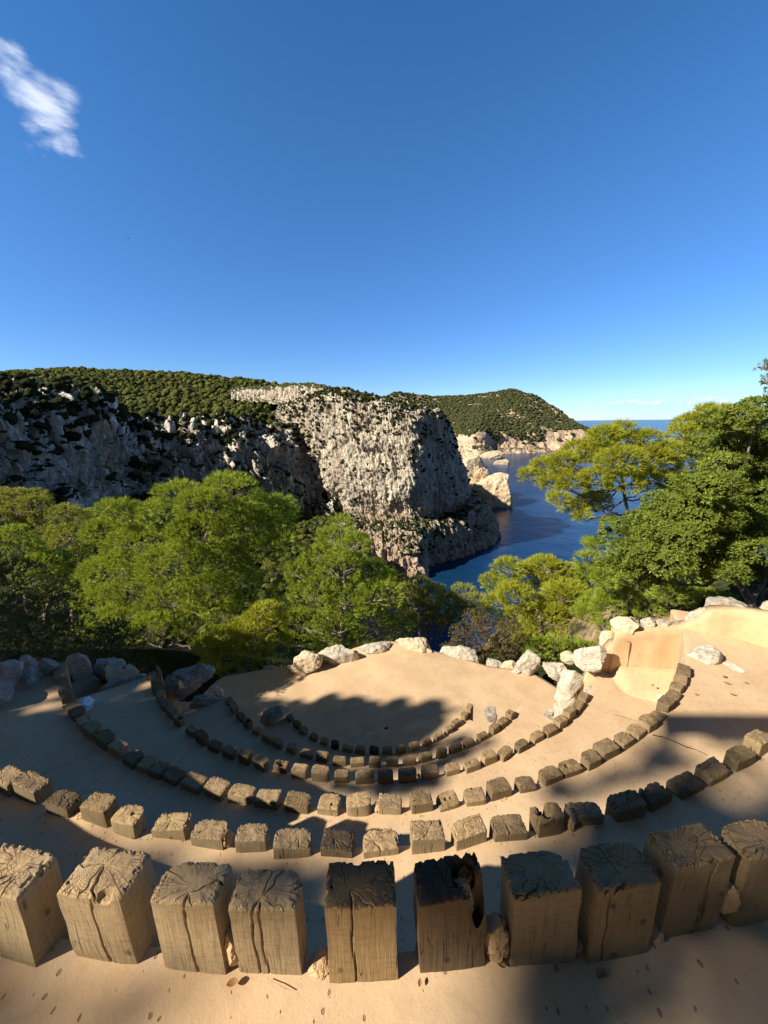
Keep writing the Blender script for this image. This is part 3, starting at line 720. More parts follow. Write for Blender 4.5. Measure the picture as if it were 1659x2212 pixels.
# stage floor, swelling up to the stones along its back
def stage():
    nt, nr = 120, 46; C0 = np.array([0.0, 8.4])
    bd = [(-5.4, 7.6), (-5.3, 9.0), (-4.94, 10.1), (-4.0, 10.8), (-2.9, 11.1), (-1.75, 11.45), (-.06, 11.9), (1.0, 11.7), (1.9, 11.5), (3.3, 10.9), (4.6, 10.5), (5.2, 9.6), (5.2, 8.4), (5.1, 7.0), (4.5, 5.5), (0, 5.2), (-4.5, 5.2), (-5.4, 6.4)]
    b = np.array(bd); a = np.arctan2(b[:, 1] - C0[1], b[:, 0] - C0[0]); R = np.hypot(*(b - C0).T); k = np.argsort(a)
    th = np.linspace(-math.pi, math.pi, nt + 1)[:-1]; Rr = np.interp(th, a[k], R[k], period=2 * math.pi)
    s = np.linspace(0.01, 1.03, nr); P = np.zeros((nr, nt, 3))
    P[..., 0] = C0[0] + s[:, None] * Rr * np.cos(th); P[..., 1] = C0[1] + s[:, None] * Rr * np.sin(th)
    fl = P.reshape(-1, 3)
    z = GZ[6] + fbm(fl * .6, 3) * .03
    z += .32 * np.exp(-((fl[:, 0] - .2) / 1.7) ** 2) * np.clip((fl[:, 1] - 9.6) / 2.2, 0, 1) ** 1.5
    z += .25 * np.clip((-fl[:, 0] - 3.6) / 1.2, 0, 1) ** 2 * np.clip((fl[:, 1] - 8) / 2, 0, 1)
    P[..., 2] = z.reshape(nr, nt); P[-1, :, 2] -= .5
    tag(mesh_obj('stage_floor', P.reshape(-1, 3), grid_faces(nr, nt, 0, True)[:, ::-1], M_ground, smooth=True), kind='structure')
stage()

# ------------------------------------------------------------------ timber posts
THETA = {
 1: [-6.7, -4.6, -2.7, -1.1, 0.8, 2.6, 4.5, 6.2, 8.0, 9.7],
 2: [-19.8, -18.0, -15.5, -13.2, -11.3, -9.1, -7.0, -4.9, -2.9, -0.8, 1.2, 3.4, 5.4, 7.4, 9.4, 11.5, 13.8, 15.8, 18.0, 20.1, 22.5, 24.7],
 3: [-49.4, -47.0, -44.0, -41.5, -39.0, -36.9, -34.5, -32.0, -29.4, -26.9, -24.5, -22.5, -20.9, -19.0, -16.5, -14.0, -11.4, -8.9, -6.1, -3.3, -0.7, 2.1, 4.8, 7.2, 9.7, 12.1, 14.9, 17.6, 20.0, 22.6, 25.0, 27.7, 30.3, 32.4, 34.8, 37.5, 39.9, 41.9, 44.0, 46.6],
 4: [-55.0, -52.4, -49.3, -46.2, -43.3, -40.1, -36.9, -32.9, -29.9, -26.7, -23.5, -20.4, -17.4, -14.1, -10.9, -7.7, -4.5, -1.1, 2.0, 5.3, 8.8, 12.2, 15.4, 18.5, 21.5, 24.8, 28.5, 31.5, 34.6, 37.7, 40.9, 44.1],
 5: [-53.0, -48.6, -43.8, -39.8, -35.6, -31.0, -27.1, -22.6, -18.0, -13.8, -9.0, -4.5, 0.0, 4.4, 8.7, 13.1, 17.5, 21.7, 25.9, 30.6, 35.2, 39.1, 43.2],
 6: [-50.1, -43.6, -38.0, -31.3, -25.4, -19.7, -13.4, -7.5, -1.2, 4.6, 10.8, 17.3, 23.7, 30.2, 36.8, 42.3, 49.6, 55.8]}
ROWNAME = {1: 'nearest row', 2: 'second row from the camera', 3: 'third row from the camera', 4: 'fourth row from the camera', 5: 'fifth row from the camera', 6: 'innermost row around the stage'}
GRP = {k: 'timber posts of the ' + v for k, v in ROWNAME.items()}

def post_mesh(r, w, d, h, nu, nv, nz, cracks=6, cw=.004, cdepth=.03, e=None, pith=None, hollow=None, rag=.004, tilt=(0, 0), groove=(), worn=0.):
    """local coords: origin at top centre, -y faces outward"""
    u = np.linspace(-1, 1, nu); v = np.linspace(-1, 1, nv); Uu, Vv = np.meshgrid(u, v, indexing='ij')
    if e is None: e = [r.uniform(.02, .35), r.uniform(.02, .35), r.uniform(.1, .9), r.uniform(.1, .9)]      # nl nr fr fl
    a, b = (Uu + 1) / 2, (Vv + 1) / 2; a = a * a * (3 - 2 * a); b = b * b * (3 - 2 * b)
    E = (e[0] * (1 - a) + e[1] * a) * (1 - b) + (e[3] * (1 - a) + e[2] * a) * b
    X = Uu * np.sqrt(1 - E * Vv ** 4 / 2) * w / 2; Y = Vv * np.sqrt(1 - E * Uu ** 4 / 2) * d / 2
    if pith is None: pith = (r.uniform(-.2, .2) * w, r.uniform(-.4, .2) * d)
    seed = r.uniform(0, 90, 3)
    dx, dy = X - pith[0], Y - pith[1]; R = np.hypot(dx, dy); A = np.arctan2(dy, dx)
    q = np.stack([X.ravel(), Y.ravel(), 0 * X.ravel()], 1)
    Z = (fbm(q * 14 + seed, 3) * .004 + fbm(q * 60 + seed, 2) * .0012).reshape(X.shape)
    edge = np.maximum(np.abs(Uu), np.abs(Vv))
    rg = (fbm(q * 55 + seed + 7, 2)).reshape(X.shape)
    Z -= (np.clip(edge - .86, 0, 1) / .14) ** 2 * .006 + np.clip(edge - .75, 0, 1) / .25 * np.clip(rg + .1, 0, 1) * rag * 3 * np.where(Vv > -.6, 1, .3)
    Z += tilt[0] * X + tilt[1] * Y - worn * np.clip(.6 - R / w, 0, 1) * .05
    crk = [(r.uniform(-math.pi, math.pi), r.uniform(.4, 1)) for _ in range(cracks)] + [(math.atan2(-d / 2 - pith[1], gx * w / 2 - pith[0]), 1.6) for gx in groove]
    for (ca, cs) in crk:
        wob = .12 * np.sin(R * 70 + ca * 9) + .08 * np.sin(R * 160 + ca * 5)
        da = np.angle(np.exp(1j * (A - ca - wob * .6))); perp = np.abs(np.sin(da)) * R + np.where(np.abs(da) > 1.5, 1, 0)
        Z -= cdepth * cs * np.exp(-(perp / (cw * cs)) ** 2) * np.clip(R / (.15 * w), 0, 1)
    if hollow:
        for hx, hy, hr, hd in hollow:
            dd = np.hypot(X - hx * w / 2, (Y - hy * d / 2) * 1.15) / (hr * (1 + .35 * (fbm(q * 30 + seed + 3, 2)).reshape(X.shape)))
            Z -= hd / (1 + np.exp((dd - 1) * 9))
    top = np.stack([X, Y, Z], -1)
    V = [top.reshape(-1, 3)]; idx = np.arange(nu * nv).reshape(nu, nv)
    fc = [np.stack([idx[:-1, :-1], idx[1:, :-1], idx[1:, 1:], idx[:-1, 1:]], -1).reshape(-1, 4)]
    per = np.concatenate([idx[:-1, 0], idx[-1, :-1], idx[:0:-1, -1], idx[0, :0:-1]]); bt = top.reshape(-1, 3)[per]; n = len(per)
    nrm = bt[:, :2] / (np.array([w / 2, d / 2])); nrm = np.sign(nrm) * np.abs(nrm) ** 5; nrm /= np.linalg.norm(nrm, axis=1)[:, None] + 1e-9
    zz = -h * np.linspace(0, 1, nz) ** 1.25; prev = per; off = nu * nv
    Uper = Uu.ravel()[per]; front = Vv.ravel()[per] < -.99
    for k in range(1, nz):
        z = zz[k]; ring = bt.copy(); ring[:, 2] = z + bt[:, 2] * (1 - min(1, k / (nz * .35)))
        qq = np.stack([ring[:, 0] * 30, ring[:, 1] * 30, np.full(n, z * 3)], 1) + seed
        dp = fbm(qq, 3) * .0009 + fbm(np.stack([ring[:, 0] * 3, ring[:, 1] * 3, np.full(n, z * 5)], 1) + seed, 2) * .006
        if k == 1: dp = dp * .4
        for gx in groove:
            gc = gx + .025 * math.sin(z * 40 + gx * 9) + .05 * math.sin(z * 13)
            dp = dp - np.where(front, .014 * np.exp(-((Uper - gc) * w / 2 / .0022) ** 2), 0) * max(0, 1 + z / (h * .9))
        ring[:, :2] += nrm * dp[:, None]
        V.append(ring); cur = np.arange(n) + off; off += n
        fc.append(np.stack([prev, cur, np.roll(cur, -1), np.roll(prev, -1)], 1)); prev = cur
    return np.concatenate(V), np.concatenate(fc)

SPEC = {  # (row, number): look words, colour, options
 (1, 1): ('broad pale grey-brown timber post with a split sunlit top', (1.05, 1.02, .95), dict(e=[.05, .05, .2, .1], groove=(-.4,))),
 (1, 2): ('turned pale timber post with a grey scarred hollow at its front edge', (1.1, 1.05, .97), dict(e=[.05, .3, .1, .2], groove=(.1,), hollow=[(.45, -.85, .02, .02)])),
 (1, 3): ('pale timber post with bold growth rings and a rounded far left corner', (1.08, 1.04, .95), dict(e=[.3, .05, .1, 1.1], pith=(.015, -.028), groove=(.12,))),
 (1, 4): ('pale timber post with bold growth rings, knots and a winding crack down its face', (1.0, .97, .9), dict(e=[.2, .1, .8, .5], pith=(-.006, -.025), groove=(-.05, -.3))),
 (1, 5): ('brown timber post split in two by a deep wide black crack', (.95, .83, .64), dict(e=[.05, .05, .1, .1], pith=(-.03, -.02), groove=(-.22,), cracks=9, rag=.012, hollow=[(-.15, .95, .011, .05)])),
 (1, 6): ('charred rotting timber post with orange decayed wood exposed inside', (.42, .37, .33), dict(e=[.1, .1, .3, .3], hollow=[(.45, .1, .036, .10), (.75, -.65, .032, .14)], cracks=8, rag=.01)),
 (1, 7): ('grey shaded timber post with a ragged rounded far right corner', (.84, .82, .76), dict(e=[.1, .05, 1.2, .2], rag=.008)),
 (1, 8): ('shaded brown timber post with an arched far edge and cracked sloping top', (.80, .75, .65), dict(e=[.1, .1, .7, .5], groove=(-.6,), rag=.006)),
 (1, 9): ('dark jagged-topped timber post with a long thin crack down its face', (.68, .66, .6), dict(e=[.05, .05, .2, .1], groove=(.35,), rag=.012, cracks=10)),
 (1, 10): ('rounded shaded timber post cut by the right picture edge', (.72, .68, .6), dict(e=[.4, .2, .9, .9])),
 (2, 3): ('dark shaggy blackened timber post', (.5, .47, .43), dict(rag=.012, cracks=9)),
 (2, 5): ('rounded pale timber post with a small dark hole in its top', (1.05, 1, .9), dict(e=[.5, .3, 1.2, 1.1], hollow=[(.3, .1, .012, .05)], rag=.01)),
 (2, 9): ('pale timber post half crossed by a dark shadow', (.95, .92, .85), dict(e=[.2, .2, .9, .8])),
 (2, 10): ('blackened square timber post with a ragged far edge', (.45, .42, .38), dict(e=[.05, .05, .05, .05], rag=.01, cracks=9)),
 (2, 11): ('pale timber post with a deep notch splitting its rounded top', (1.05, 1, .92), dict(e=[.1, .1, 1.0, 1.0], groove=(.0,), hollow=[(.05, .95, .012, .05)])),
 (2, 12): ('timber post with fine rings and a star-shaped split', (1.0, .95, .88), dict(e=[.05, .05, .2, .1], pith=(.02, .01), cracks=9)),
 (2, 13): ('pale timber post with a rounded far left shoulder', (1.1, 1.05, .95), dict(e=[.1, .1, .1, .9])),
 (2, 14): ('dark grained timber post with a rounded left side', (.62, .6, .56), dict(e=[.2, .1, .3, .7], groove=(-.1,))),
 (2, 15): ('rotted hollow timber post with a broken-open top like a crown', (.7, .62, .52), dict(hollow=[(-.1, .2, .045, .075), (-.1, .9, .02, .06)], rag=.02)),
 (2, 16): ('pale timber post with curling rings, sunlit', (.98, .93, .85), dict(cracks=4)),
 (2, 18): ('dark timber post broken open at its far side into jagged prongs', (.6, .58, .54), dict(hollow=[(-.25, .7, .03, .06)], rag=.02)),
 (3, 20): ('sunlit timber post with a small black hole near its front edge', (1.05, 1, .9), dict(hollow=[(.35, -.4, .013, .04)], groove=(.45,))),
 (3, 21): ('rounded sunlit timber post split down the middle', (1.1, 1.05, .95), dict(e=[.5, .5, .7, .8], groove=(0.,))),
 (3, 24): ('timber post with two dark rotted holes in its top', (.9, .85, .76), dict(hollow=[(-.1, .1, .014, .05), (.35, 0, .011, .04)])),
 (3, 25): ('timber post with a split far edge', (.95, .9, .82), dict(groove=(), hollow=[(0, .8, .01, .05)], cracks=9)),
 (3, 29): ('timber post with a dark rotten centre', (.75, .7, .6), dict(hollow=[(-.2, .1, .03, .03)])),
 (4, 7): ('hollowed timber post with a black pit in its top', (.7, .67, .6), dict(hollow=[(0, .1, .035, .08)])),
 (4, 14): ('hollowed timber post with reddish rotten wood inside its top', (.62, .52, .46), dict(hollow=[(0, .1, .05, .06)])),
 (4, 22): ('rounded timber post with two humps', (1.05, .98, .88), dict(hollow=[(0, .9, .015, .04)], e=[.2, .2, 1., 1.])),
 (4, 23): ('timber post with a shallow dark rotten patch', (.9, .84, .75), dict(hollow=[(-.1, 0, .02, .03)])),
 (5, 4): ('hollow square timber post with a deep black centre', (.6, .58, .54), dict(hollow=[(0, 0, .045, .1)])),
 (6, 6): ('round tarred blue-black stump', (.16, .18, .24), dict(e=[1.2, 1.2, 1.2, 1.2], cracks=1, cdepth=.003, rag=.001)),
 (6, 9): ('round tarred blue-black stump', (.16, .18, .24), dict(e=[.8, .8, .8, .8], cracks=1, cdepth=.003, rag=.001)),
 (5, 1): ('grey squared stump', (.8, .8, .76), {}),
 (5, 17): ('blackened rounded timber post', (.42, .4, .37), dict(e=[.7, .7, 1.1, 1.1])),
 (5, 18): ('blackened timber post', (.45, .42, .39), {}),
 (5, 23): ('timber post with a notched rotten side', (.85, .8, .7), dict(hollow=[(-.1, -.2, .022, .06)])),
}
rz = np.random.default_rng(21)
POSTS = {}
for row, ths in THETA.items():
    for i, t in enumerate(ths):
        r = np.random.default_rng(row * 100 + i); th = math.radians(t)
        look, colr, opt = SPEC.get((row, i + 1), (None, None, {}))
        opt = dict(opt)
        gap = (np.radians(min(abs(ths[max(i, 1)] - ths[max(i, 1) - 1]), abs(ths[min(i, len(ths) - 2) + 1] - ths[min(i, len(ths) - 2)])))) * RAD[row - 1]
        wbase = {1: .202, 2: .205, 3: .222, 4: .218, 5: .218, 6: .2}[row]
        w = min(wbase * r.uniform(.88, 1.12), gap * .98); d = {1: .112, 2: .115, 3: .145, 4: .125, 5: .125, 6: .13}[row] * r.uniform(.93, 1.1)
        if row == 1: w = {1: .222, 2: .215, 3: .205, 4: .202, 5: .207, 6: .205, 7: .207, 8: .208, 9: .205, 10: .21}[i + 1]; d = {1: .125, 2: .13, 3: .115, 4: .11, 5: .12, 6: .118, 7: .118, 8: .12, 9: .118, 10: .12}[i + 1]
        res = {1: (130, 80, 26), 2: (64, 38, 10), 3: (34, 22, 7)}.get(row, (26, 17, 6))
        h = (GZ[row - 1] - GZ[row]) + (TOPS[row - 1] - GZ[row - 1]) + .02
        opt.setdefault('cracks', {1: 3, 2: 3}.get(row, 2)); opt['cracks'] = min(opt['cracks'], 6); opt.setdefault('cw', {1: .0018, 2: .0035}.get(row, .006)); opt.setdefault('cdepth', {1: .011, 2: .008}.get(row, .005))
        opt.setdefault('tilt', (r.normal() * .06, r.normal() * .07)); opt.setdefault('rag', {1: .009, 2: .009}.get(row, .007))
        V, Fc = post_mesh(r, w, d, h, *res, **opt)
        p = pol(RAD[row - 1] + r.normal() * .008, th)
        o = mesh_obj('timber_post', V, Fc, M_wood, smooth=False)
        o.location = (p[0], p[1], TOPS[row - 1] + r.normal() * (.006 if row == 1 else .018)); o.rotation_euler = (r.normal() * .02, r.normal() * .02, th + r.normal() * (.04 if row == 1 else .08))
        if colr is None:
            k = r.uniform(.5, 1.12); colr = (k, k * r.uniform(.93, .99), k * r.uniform(.8, .93))
            look = ('dark weathered' if k < .74 else 'brown weathered' if k < .88 else 'pale weathered') + ' square timber post'
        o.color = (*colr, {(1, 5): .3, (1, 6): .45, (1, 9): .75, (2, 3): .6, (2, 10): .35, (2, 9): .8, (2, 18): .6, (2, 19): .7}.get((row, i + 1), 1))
        side = '%s from the left end of the %s' % (ordn(i + 1), ROWNAME[row]) if row > 2 else '%s from the left in the %s' % (ordn(i + 1), ROWNAME[row])
        tag(o, look + ', ' + side, 'post', GRP[row]); POSTS[(row, i + 1)] = o
for row, i in [(a, b) for (a, b) in POSTS]:                         # keep labels within sixteen words
    o = POSTS[(row, i)]; ws = o['label'].split()
    if len(ws) > 16:
        short = {1: 'nearest row', 2: 'second row', 3: 'third row', 4: 'fourth row', 5: 'fifth row', 6: 'innermost row'}[row]
        o['label'] = o['label'].replace(ROWNAME[row], short).replace(' end of the', ' of the'); ws = o['label'].split()
        if len(ws) > 16:
            look = o['label'].split(', ')[0].split(); tail = '%s from left, %s' % (ordn(i), short); o['label'] = ' '.join(look[:16 - len(tail.split())]) + ', ' + tail

# rotten core of the charred post
M_rot = mat_rock('rotten_orange_wood', (.42, .15, .04), (.30, .09, .02), (.09, .035, .015), 14., None, .006)
M_char = mat_rock('charred_wood', (.10, .08, .07), (.05, .04, .035), (.02, .017, .015), 14., None, .006)
def chunk(name, par, loc, size, mat, seed, zs=1.):
    v, f = ico(4); v = v * (1 + .35 * fbm(v * 1.8 + seed, 3) + .14 * ridged(v * (5, 5, 1.5) + seed, 2))[:, None] * size * (1, 1, zs)
    o = mesh_obj(name, v, f, mat, par); o.location = loc; return o
pp = POSTS[(1, 6)]
tag(chunk('rotten_core', pp, (.055, .022, -.055), .026, M_rot, 3, 1.5), 'orange decayed heartwood')
chunk('rotten_core', pp, (.015, -.012, -.05), .022, M_rot, 5, 1.6)
tag(chunk('splinter', pp, (.038, -.02, -.075), .03, M_wood, 9, 2.1), 'grey standing splinter of old wood')

# ------------------------------------------------------------------ wedge stones and mortar between the posts
M_mort = mat_rock('mortar_lump', (.54, .37, .215), (.48, .32, .18), (.34, .215, .12), 9., None, .006)
def wedge(row, thd, size, zoff, label, sc=(1, .6, 1), mat=None):
    p = pol(RAD[row - 1] + .02, math.radians(thd)); v, f = ico(4); r = np.random.default_rng(int(abs(thd) * 37 + row)); seed = r.uniform(0, 30, 3)
    v = v * (1 + .25 * fbm(v * 1.7 + seed, 3) + .06 * ridged(v * 5 + seed, 2))[:, None] * size * .8 * np.array(sc)
    for _ in range(8):
        nn = r.normal(size=3); nn /= np.linalg.norm(nn); dd = v @ nn; lm = dd.max() * r.uniform(.65, .85); v = v - np.clip(dd - lm, 0, None)[:, None] * nn
    o = mesh_obj('wedge_stone', v, f, mat or M_mort); o.location = (p[0], p[1], GZ[row - 1] + zoff); o.rotation_euler = (0, 0, math.radians(thd))
    tag(o, label, 'stone', 'small stones wedged between the timber posts')
wedge(1, -1.88, .052, .05, 'rough ochre stone wedged low between the two nearest posts with bold rings', (.8, .9, 1.6))
wedge(1, -.12, .04, -.01, 'flat mortar patch left of the deeply split nearest post', (1.1, 1.3, .5))
wedge(1, 3.6, .062, .055, 'broken ochre stone at the right foot of the charred post', (.75, .9, 1.6))
wedge(1, 5.4, .03, .0, 'low mortar patch between two shaded nearest posts', (1.1, 1.3, .6))
wedge(1, 7.15, .035, .01, 'smooth mortar lump in front of the dark gap between nearest posts', (1., 1.4, .7))
wedge(1, 8.85, .06, .09, 'rounded sandy mortar lump beside the rightmost nearest post', (.7, .9, 1.7))
wedge(2, -6.0, .055, .05, 'upright ochre stone filling the gap left of centre in second row', (.55, .9, 1.4))
wedge(2, 10.5, .06, .06, 'ochre stone packed tightly between two posts right of the hollow crown post', (.6, .9, 1.5))
wedge(2, -14.4, .04, .0, 'low mortar lump beside the blackened shaggy post in second row', (1.2, 1.2, .5))
wedge(3, 1.0, .062, .035, 'pale broken rubble between two sunlit posts of the third row', (.9, .8, 1.))
wedge(3, 12.3, .07, -.02, 'flat cracked mortar pad in front of a third row post', (1.2, 1.6, .5))
wedge(3, -7.9, .05, .02, 'small pale mortar lump left of a sunlit third row post', (1., .8, .9))
wedge(4, 5.3 + 1.7, .04, .04, 'small pale stone in a gap of the fourth row', (.7, .8, 1.2))

# ------------------------------------------------------------------ ochre wall on the right
def wall():
    pts = [(1256, 1477, 6.52), (1275, 1449, 6.47), (1300, 1422, 6.42), (1322, 1396, 6.38), (1336, 1372, 6.34), (1400, 1366, 6.3), (1480, 1358, 6.22), (1528, 1325, 6.1), (1600, 1322, 5.9), (1659, 1330, 5.68), (1720, 1333, 5.5), (1900, 1345, 5.3)]
    tp_ = np.array([atY(*q) for q in pts]); tp_ = catmull(tp_, 160); n = len(tp_)
    tan = np.gradient(tp_[:, :2], axis=0); tan /= np.linalg.norm(tan, axis=1)[:, None]; nor = np.stack([-tan[:, 1], tan[:, 0]], 1)
    rows = []
    zb = -8.2
    for s in np.linspace(0, 1, 40):
        q = tp_.copy(); q[:, 2] = tp_[:, 2] * s + zb * (1 - s); rows.append(q)
    q = tp_.copy(); q[:, :2] += nor * .02; q[:, 2] += .02; rows.append(q)
    q = tp_.copy(); q[:, :2] += nor * .28; q[:, 2] += .01; rows.append(q)
    q = tp_.copy(); q[:, :2] += nor * .32; q[:, 2] = zb; rows.append(q)
    P = np.array(rows); fl = P.reshape(-1, 3); P[..., 1] += (fbm(fl * 1.2, 3) * .035 + fbm(fl * 6, 2) * .006).reshape(P.shape[:2])
    o = mesh_obj('rendered_wall', fl * 0 + P.reshape(-1, 3), grid_faces(*P.shape[:2])[:, ::-1], M_wall, smooth=True)
    tag(o, 'rough ochre plastered retaining wall stained brown, topped with stones on the right', 'wall')
wall()
# low raised ledge against the wall
def ledge():
    a = np.array([4.16, 6.25, 0]); zt = GZ[3] + .20
    pl = [(4.12, 6.30, GZ[3] + .02), (4.38, 6.42, zt), (5.5, 6.3, zt), (6.4, 5.9, zt), (6.2, 5.0, GZ[3] + .01), (5.0, 5.4, GZ[3] + .01), (4.15, 5.82, GZ[3] + .01)]
    b = np.array([(4.12, 6.30), (4.9, 6.5), (6.6, 6.2), (6.4, 5.0), (5.0, 5.35), (4.2, 5.8)])
    nx, ny = 30, 24; P = np.zeros((nx, ny, 3))
    for i, s in enumerate(np.linspace(0, 1, nx)):
        lo = np.array([4.12, 5.75]) * (1 - s) + np.array([6.5, 4.7]) * s; hi = np.array([4.22, 6.42]) * (1 - s) + np.array([6.6, 6.2]) * s
        for j, t in enumerate(np.linspace(0, 1, ny)):
            xy = lo * (1 - t) + hi * t; z = GZ[3] - .02 + .20 * min(1, t / .8) ** .8 * min(1, s / .06)
            P[i, j] = (*xy, z)
    o = mesh_obj('raised_ledge', P.reshape(-1, 3), grid_faces(nx, ny), M_ground, smooth=True); tag(o, kind='structure')
ledge()

# ------------------------------------------------------------------ boulders
def R_(name, c, pts, Y, th, mat, label, cat='boulder', group=None, **kw): return rock(name, Dc(c, pts), Y, th, mat, label, cat, group, **kw)
GB = 'boulders lining the back of the stage'; GL = 'boulders at the left ends of the rows'; GR = 'boulders at the right ends of the rows'; GT = 'stones on top of the ochre wall'
# back of the stage, left to right (Q crop)
R_('boulder', 'Q', [(270, 905), (300, 882), (340, 880), (345, 900), (310, 915)], 10.9, .12, M_rockw, 'small low pinkish stone leftmost along the back of the stage', group=GB)
R_('boulder', 'Q', [(322, 890), (335, 868), (380, 864), (430, 884), (425, 902), (350, 908)], 10.95, .16, M_rock, 'low flat white stone left of the small square stone at stage edge', group=GB)
R_('boulder', 'Q', [(443, 895), (448, 862), (482, 858), (488, 895), (465, 905)], 10.9, .13, M_rockw, 'small square orange-brown stone touching the big blocky cream boulder', group=GB)
R_('boulder', 'Q', [(480, 870), (490, 815), (520, 785), (560, 776), (605, 785), (643, 825), (625, 868), (570, 885), (520, 908), (485, 898)], 10.85, .36, M_rockw, 'big blocky cream boulder standing upright at back left of stage', group=GB, sub=5)
R_('boulder', 'Q', [(632, 850), (645, 822), (680, 825), (695, 855), (650, 862)], 11.2, .15, M_rockg, 'small shaded grey stone behind the blocky cream boulder', group=GB)
R_('boulder', 'Q', [(628, 812), (680, 778), (750, 762), (830, 752), (850, 790), (820, 828), (775, 848), (745, 875), (705, 865), (690, 830), (640, 825)], 11.25, .32, M_rock, 'long white craggy boulder right of the blocky cream boulder', group=GB, sub=5)
R_('boulder', 'Q', [(850, 760), (880, 742), (960, 738), (1030, 742), (1050, 760), (1020, 790), (960, 815), (900, 800), (858, 790)], 11.6, .3, M_rock, 'flat white stone just left of centre at the back of stage', group=GB, sub=5)
R_('boulder', 'Q', [(1055, 745), (1070, 725), (1170, 718), (1270, 730), (1290, 745), (1310, 800), (1290, 845), (1230, 842), (1160, 820), (1080, 790)], 11.75, .34, M_rockw, 'largest smooth cream slab at the centre back of the stage', group=GB, sub=5)
R_('boulder', 'Q', [(1300, 780), (1330, 775), (1400, 762), (1470, 785), (1520, 820), (1490, 855), (1430, 865), (1360, 842), (1320, 820)], 11.55, .28, M_rock, 'grey-white craggy stone right of the largest cream slab', group=GB, sub=5)
R_('boulder', 'Q', [(1490, 850), (1520, 822), (1590, 835), (1659, 868), (1680, 905), (1630, 915), (1560, 895)], 11.2, .24, M_rock, 'low white stone partly under the brown shrub', group=GB)
R_('boulder', 'F', [(-60, 380), (-40, 300), (40, 295), (95, 350), (60, 375), (0, 430)], 10.9, .2, M_rockw, 'small tan stone tucked beneath the brown shrub', group=GB)
R_('boulder', 'F', [(30, 390), (60, 360), (120, 365), (140, 395), (110, 420), (50, 425)], 10.6, .12, M_rock, 'tiny white stone left of the pointed white boulder', group=GB)
R_('boulder', 'F', [(110, 400), (115, 300), (170, 260), (230, 190), (270, 175), (330, 190), (345, 280), (355, 380), (310, 420), (200, 410)], 10.5, .28, M_rock, 'upright pointed white boulder below the dark bushes', group=GB, sub=5)
R_('boulder', 'F', [(380, 330), (400, 285), (470, 275), (560, 300), (640, 320), (640, 450), (560, 500), (470, 450), (430, 400)], 9.9, .28, M_rock, 'grey-white boulder leaning behind the tall standing stone', group=GB, sub=5)
R_('boulder', 'F', [(565, 250), (590, 185), (650, 165), (720, 180), (738, 220), (700, 290), (650, 320), (590, 310)], 9.6, .22, M_rockw, 'round orange-tinted boulder behind the tall standing stone', group=GB, sub=5)
R_('boulder', 'F', [(690, 260), (740, 190), (830, 160), (1000, 125), (1060, 140), (1062, 200), (1030, 250), (1035, 360), (990, 430), (900, 450), (840, 410), (760, 350)], 6.22, .16, M_rock, 'large fissured grey-white boulder set against the left end of the ochre wall', group=GR, sub=5)
R_('boulder', 'F', [(1010, 0), (1015, -60), (1100, -70), (1200, -30), (1205, 60), (1190, 180), (1130, 185), (1060, 130), (1005, 80)], 6.9, .22, M_rockw, 'grey-brown boulder perched at the top left corner of the ochre wall', group=GT, sub=5)
R_('standing_stone', 'F', [(640, 320), (680, 305), (740, 360), (835, 460), (825, 550), (720, 610), (750, 640), (735, 720), (690, 790), (640, 850), (540, 920), (505, 910), (515, 760), (530, 600), (570, 470), (605, 380)], 6.62, .2, M_rockr, 'tall standing stone with rust red patches at the right of the stage', 'standing stone', rough=.8, sub=5, facets=10)
R_('boulder', 'F', [(830, 600), (850, 560), (960, 570), (1060, 590), (1160, 595), (1230, 650), (1262, 700), (1262, 765), (1190, 755), (1090, 735), (960, 690), (880, 640)], 6.02, .16, M_rockg, 'long grey boulder lying at the right end of the fourth row', group=GR, sub=5)
R_('boulder', 'F', [(368, 940), (400, 870), (450, 800), (492, 830), (490, 940), (430, 965)], 7.4, .1, M_rockg, 'small pointed grey stone at the foot of the tall standing stone', group=GR)
R_('boulder', 'F', [(100, 830), (150, 818), (220, 830), (300, 900), (370, 950), (430, 990), (390, 1020), (300, 960), (200, 900), (130, 870)], 7.0, .14, M_rock, 'low pale ridge of stone running down right of the fifth row', group=GR, sub=5)
R_('boulder', 'E', [(1110, 290), (1130, 215), (1190, 195), (1230, 215), (1245, 280), (1275, 400), (1190, 410), (1130, 350)], 7.3, .1, M_rockg, 'small pointed stone between the right ends of the two inner rows', group=GR, sub=5)
R_('boulder', 'G', [(722, 275), (780, 200), (900, 130), (1020, 105), (1080, 130), (1130, 200), (1225, 250), (1255, 300), (1200, 345), (1080, 400), (920, 360), (800, 335)], 5.35, .22, M_rock, 'large layered white boulder at the right end of the third row', group=GR, sub=5)
R_('boulder', 'G', [(1060, 400), (1140, 350), (1240, 310), (1340, 345), (1420, 370), (1455, 430), (1440, 472), (1300, 455), (1170, 430)], 5.12, .16, M_rock, 'lower broken stone right of the large layered white boulder', group=GR, sub=5)
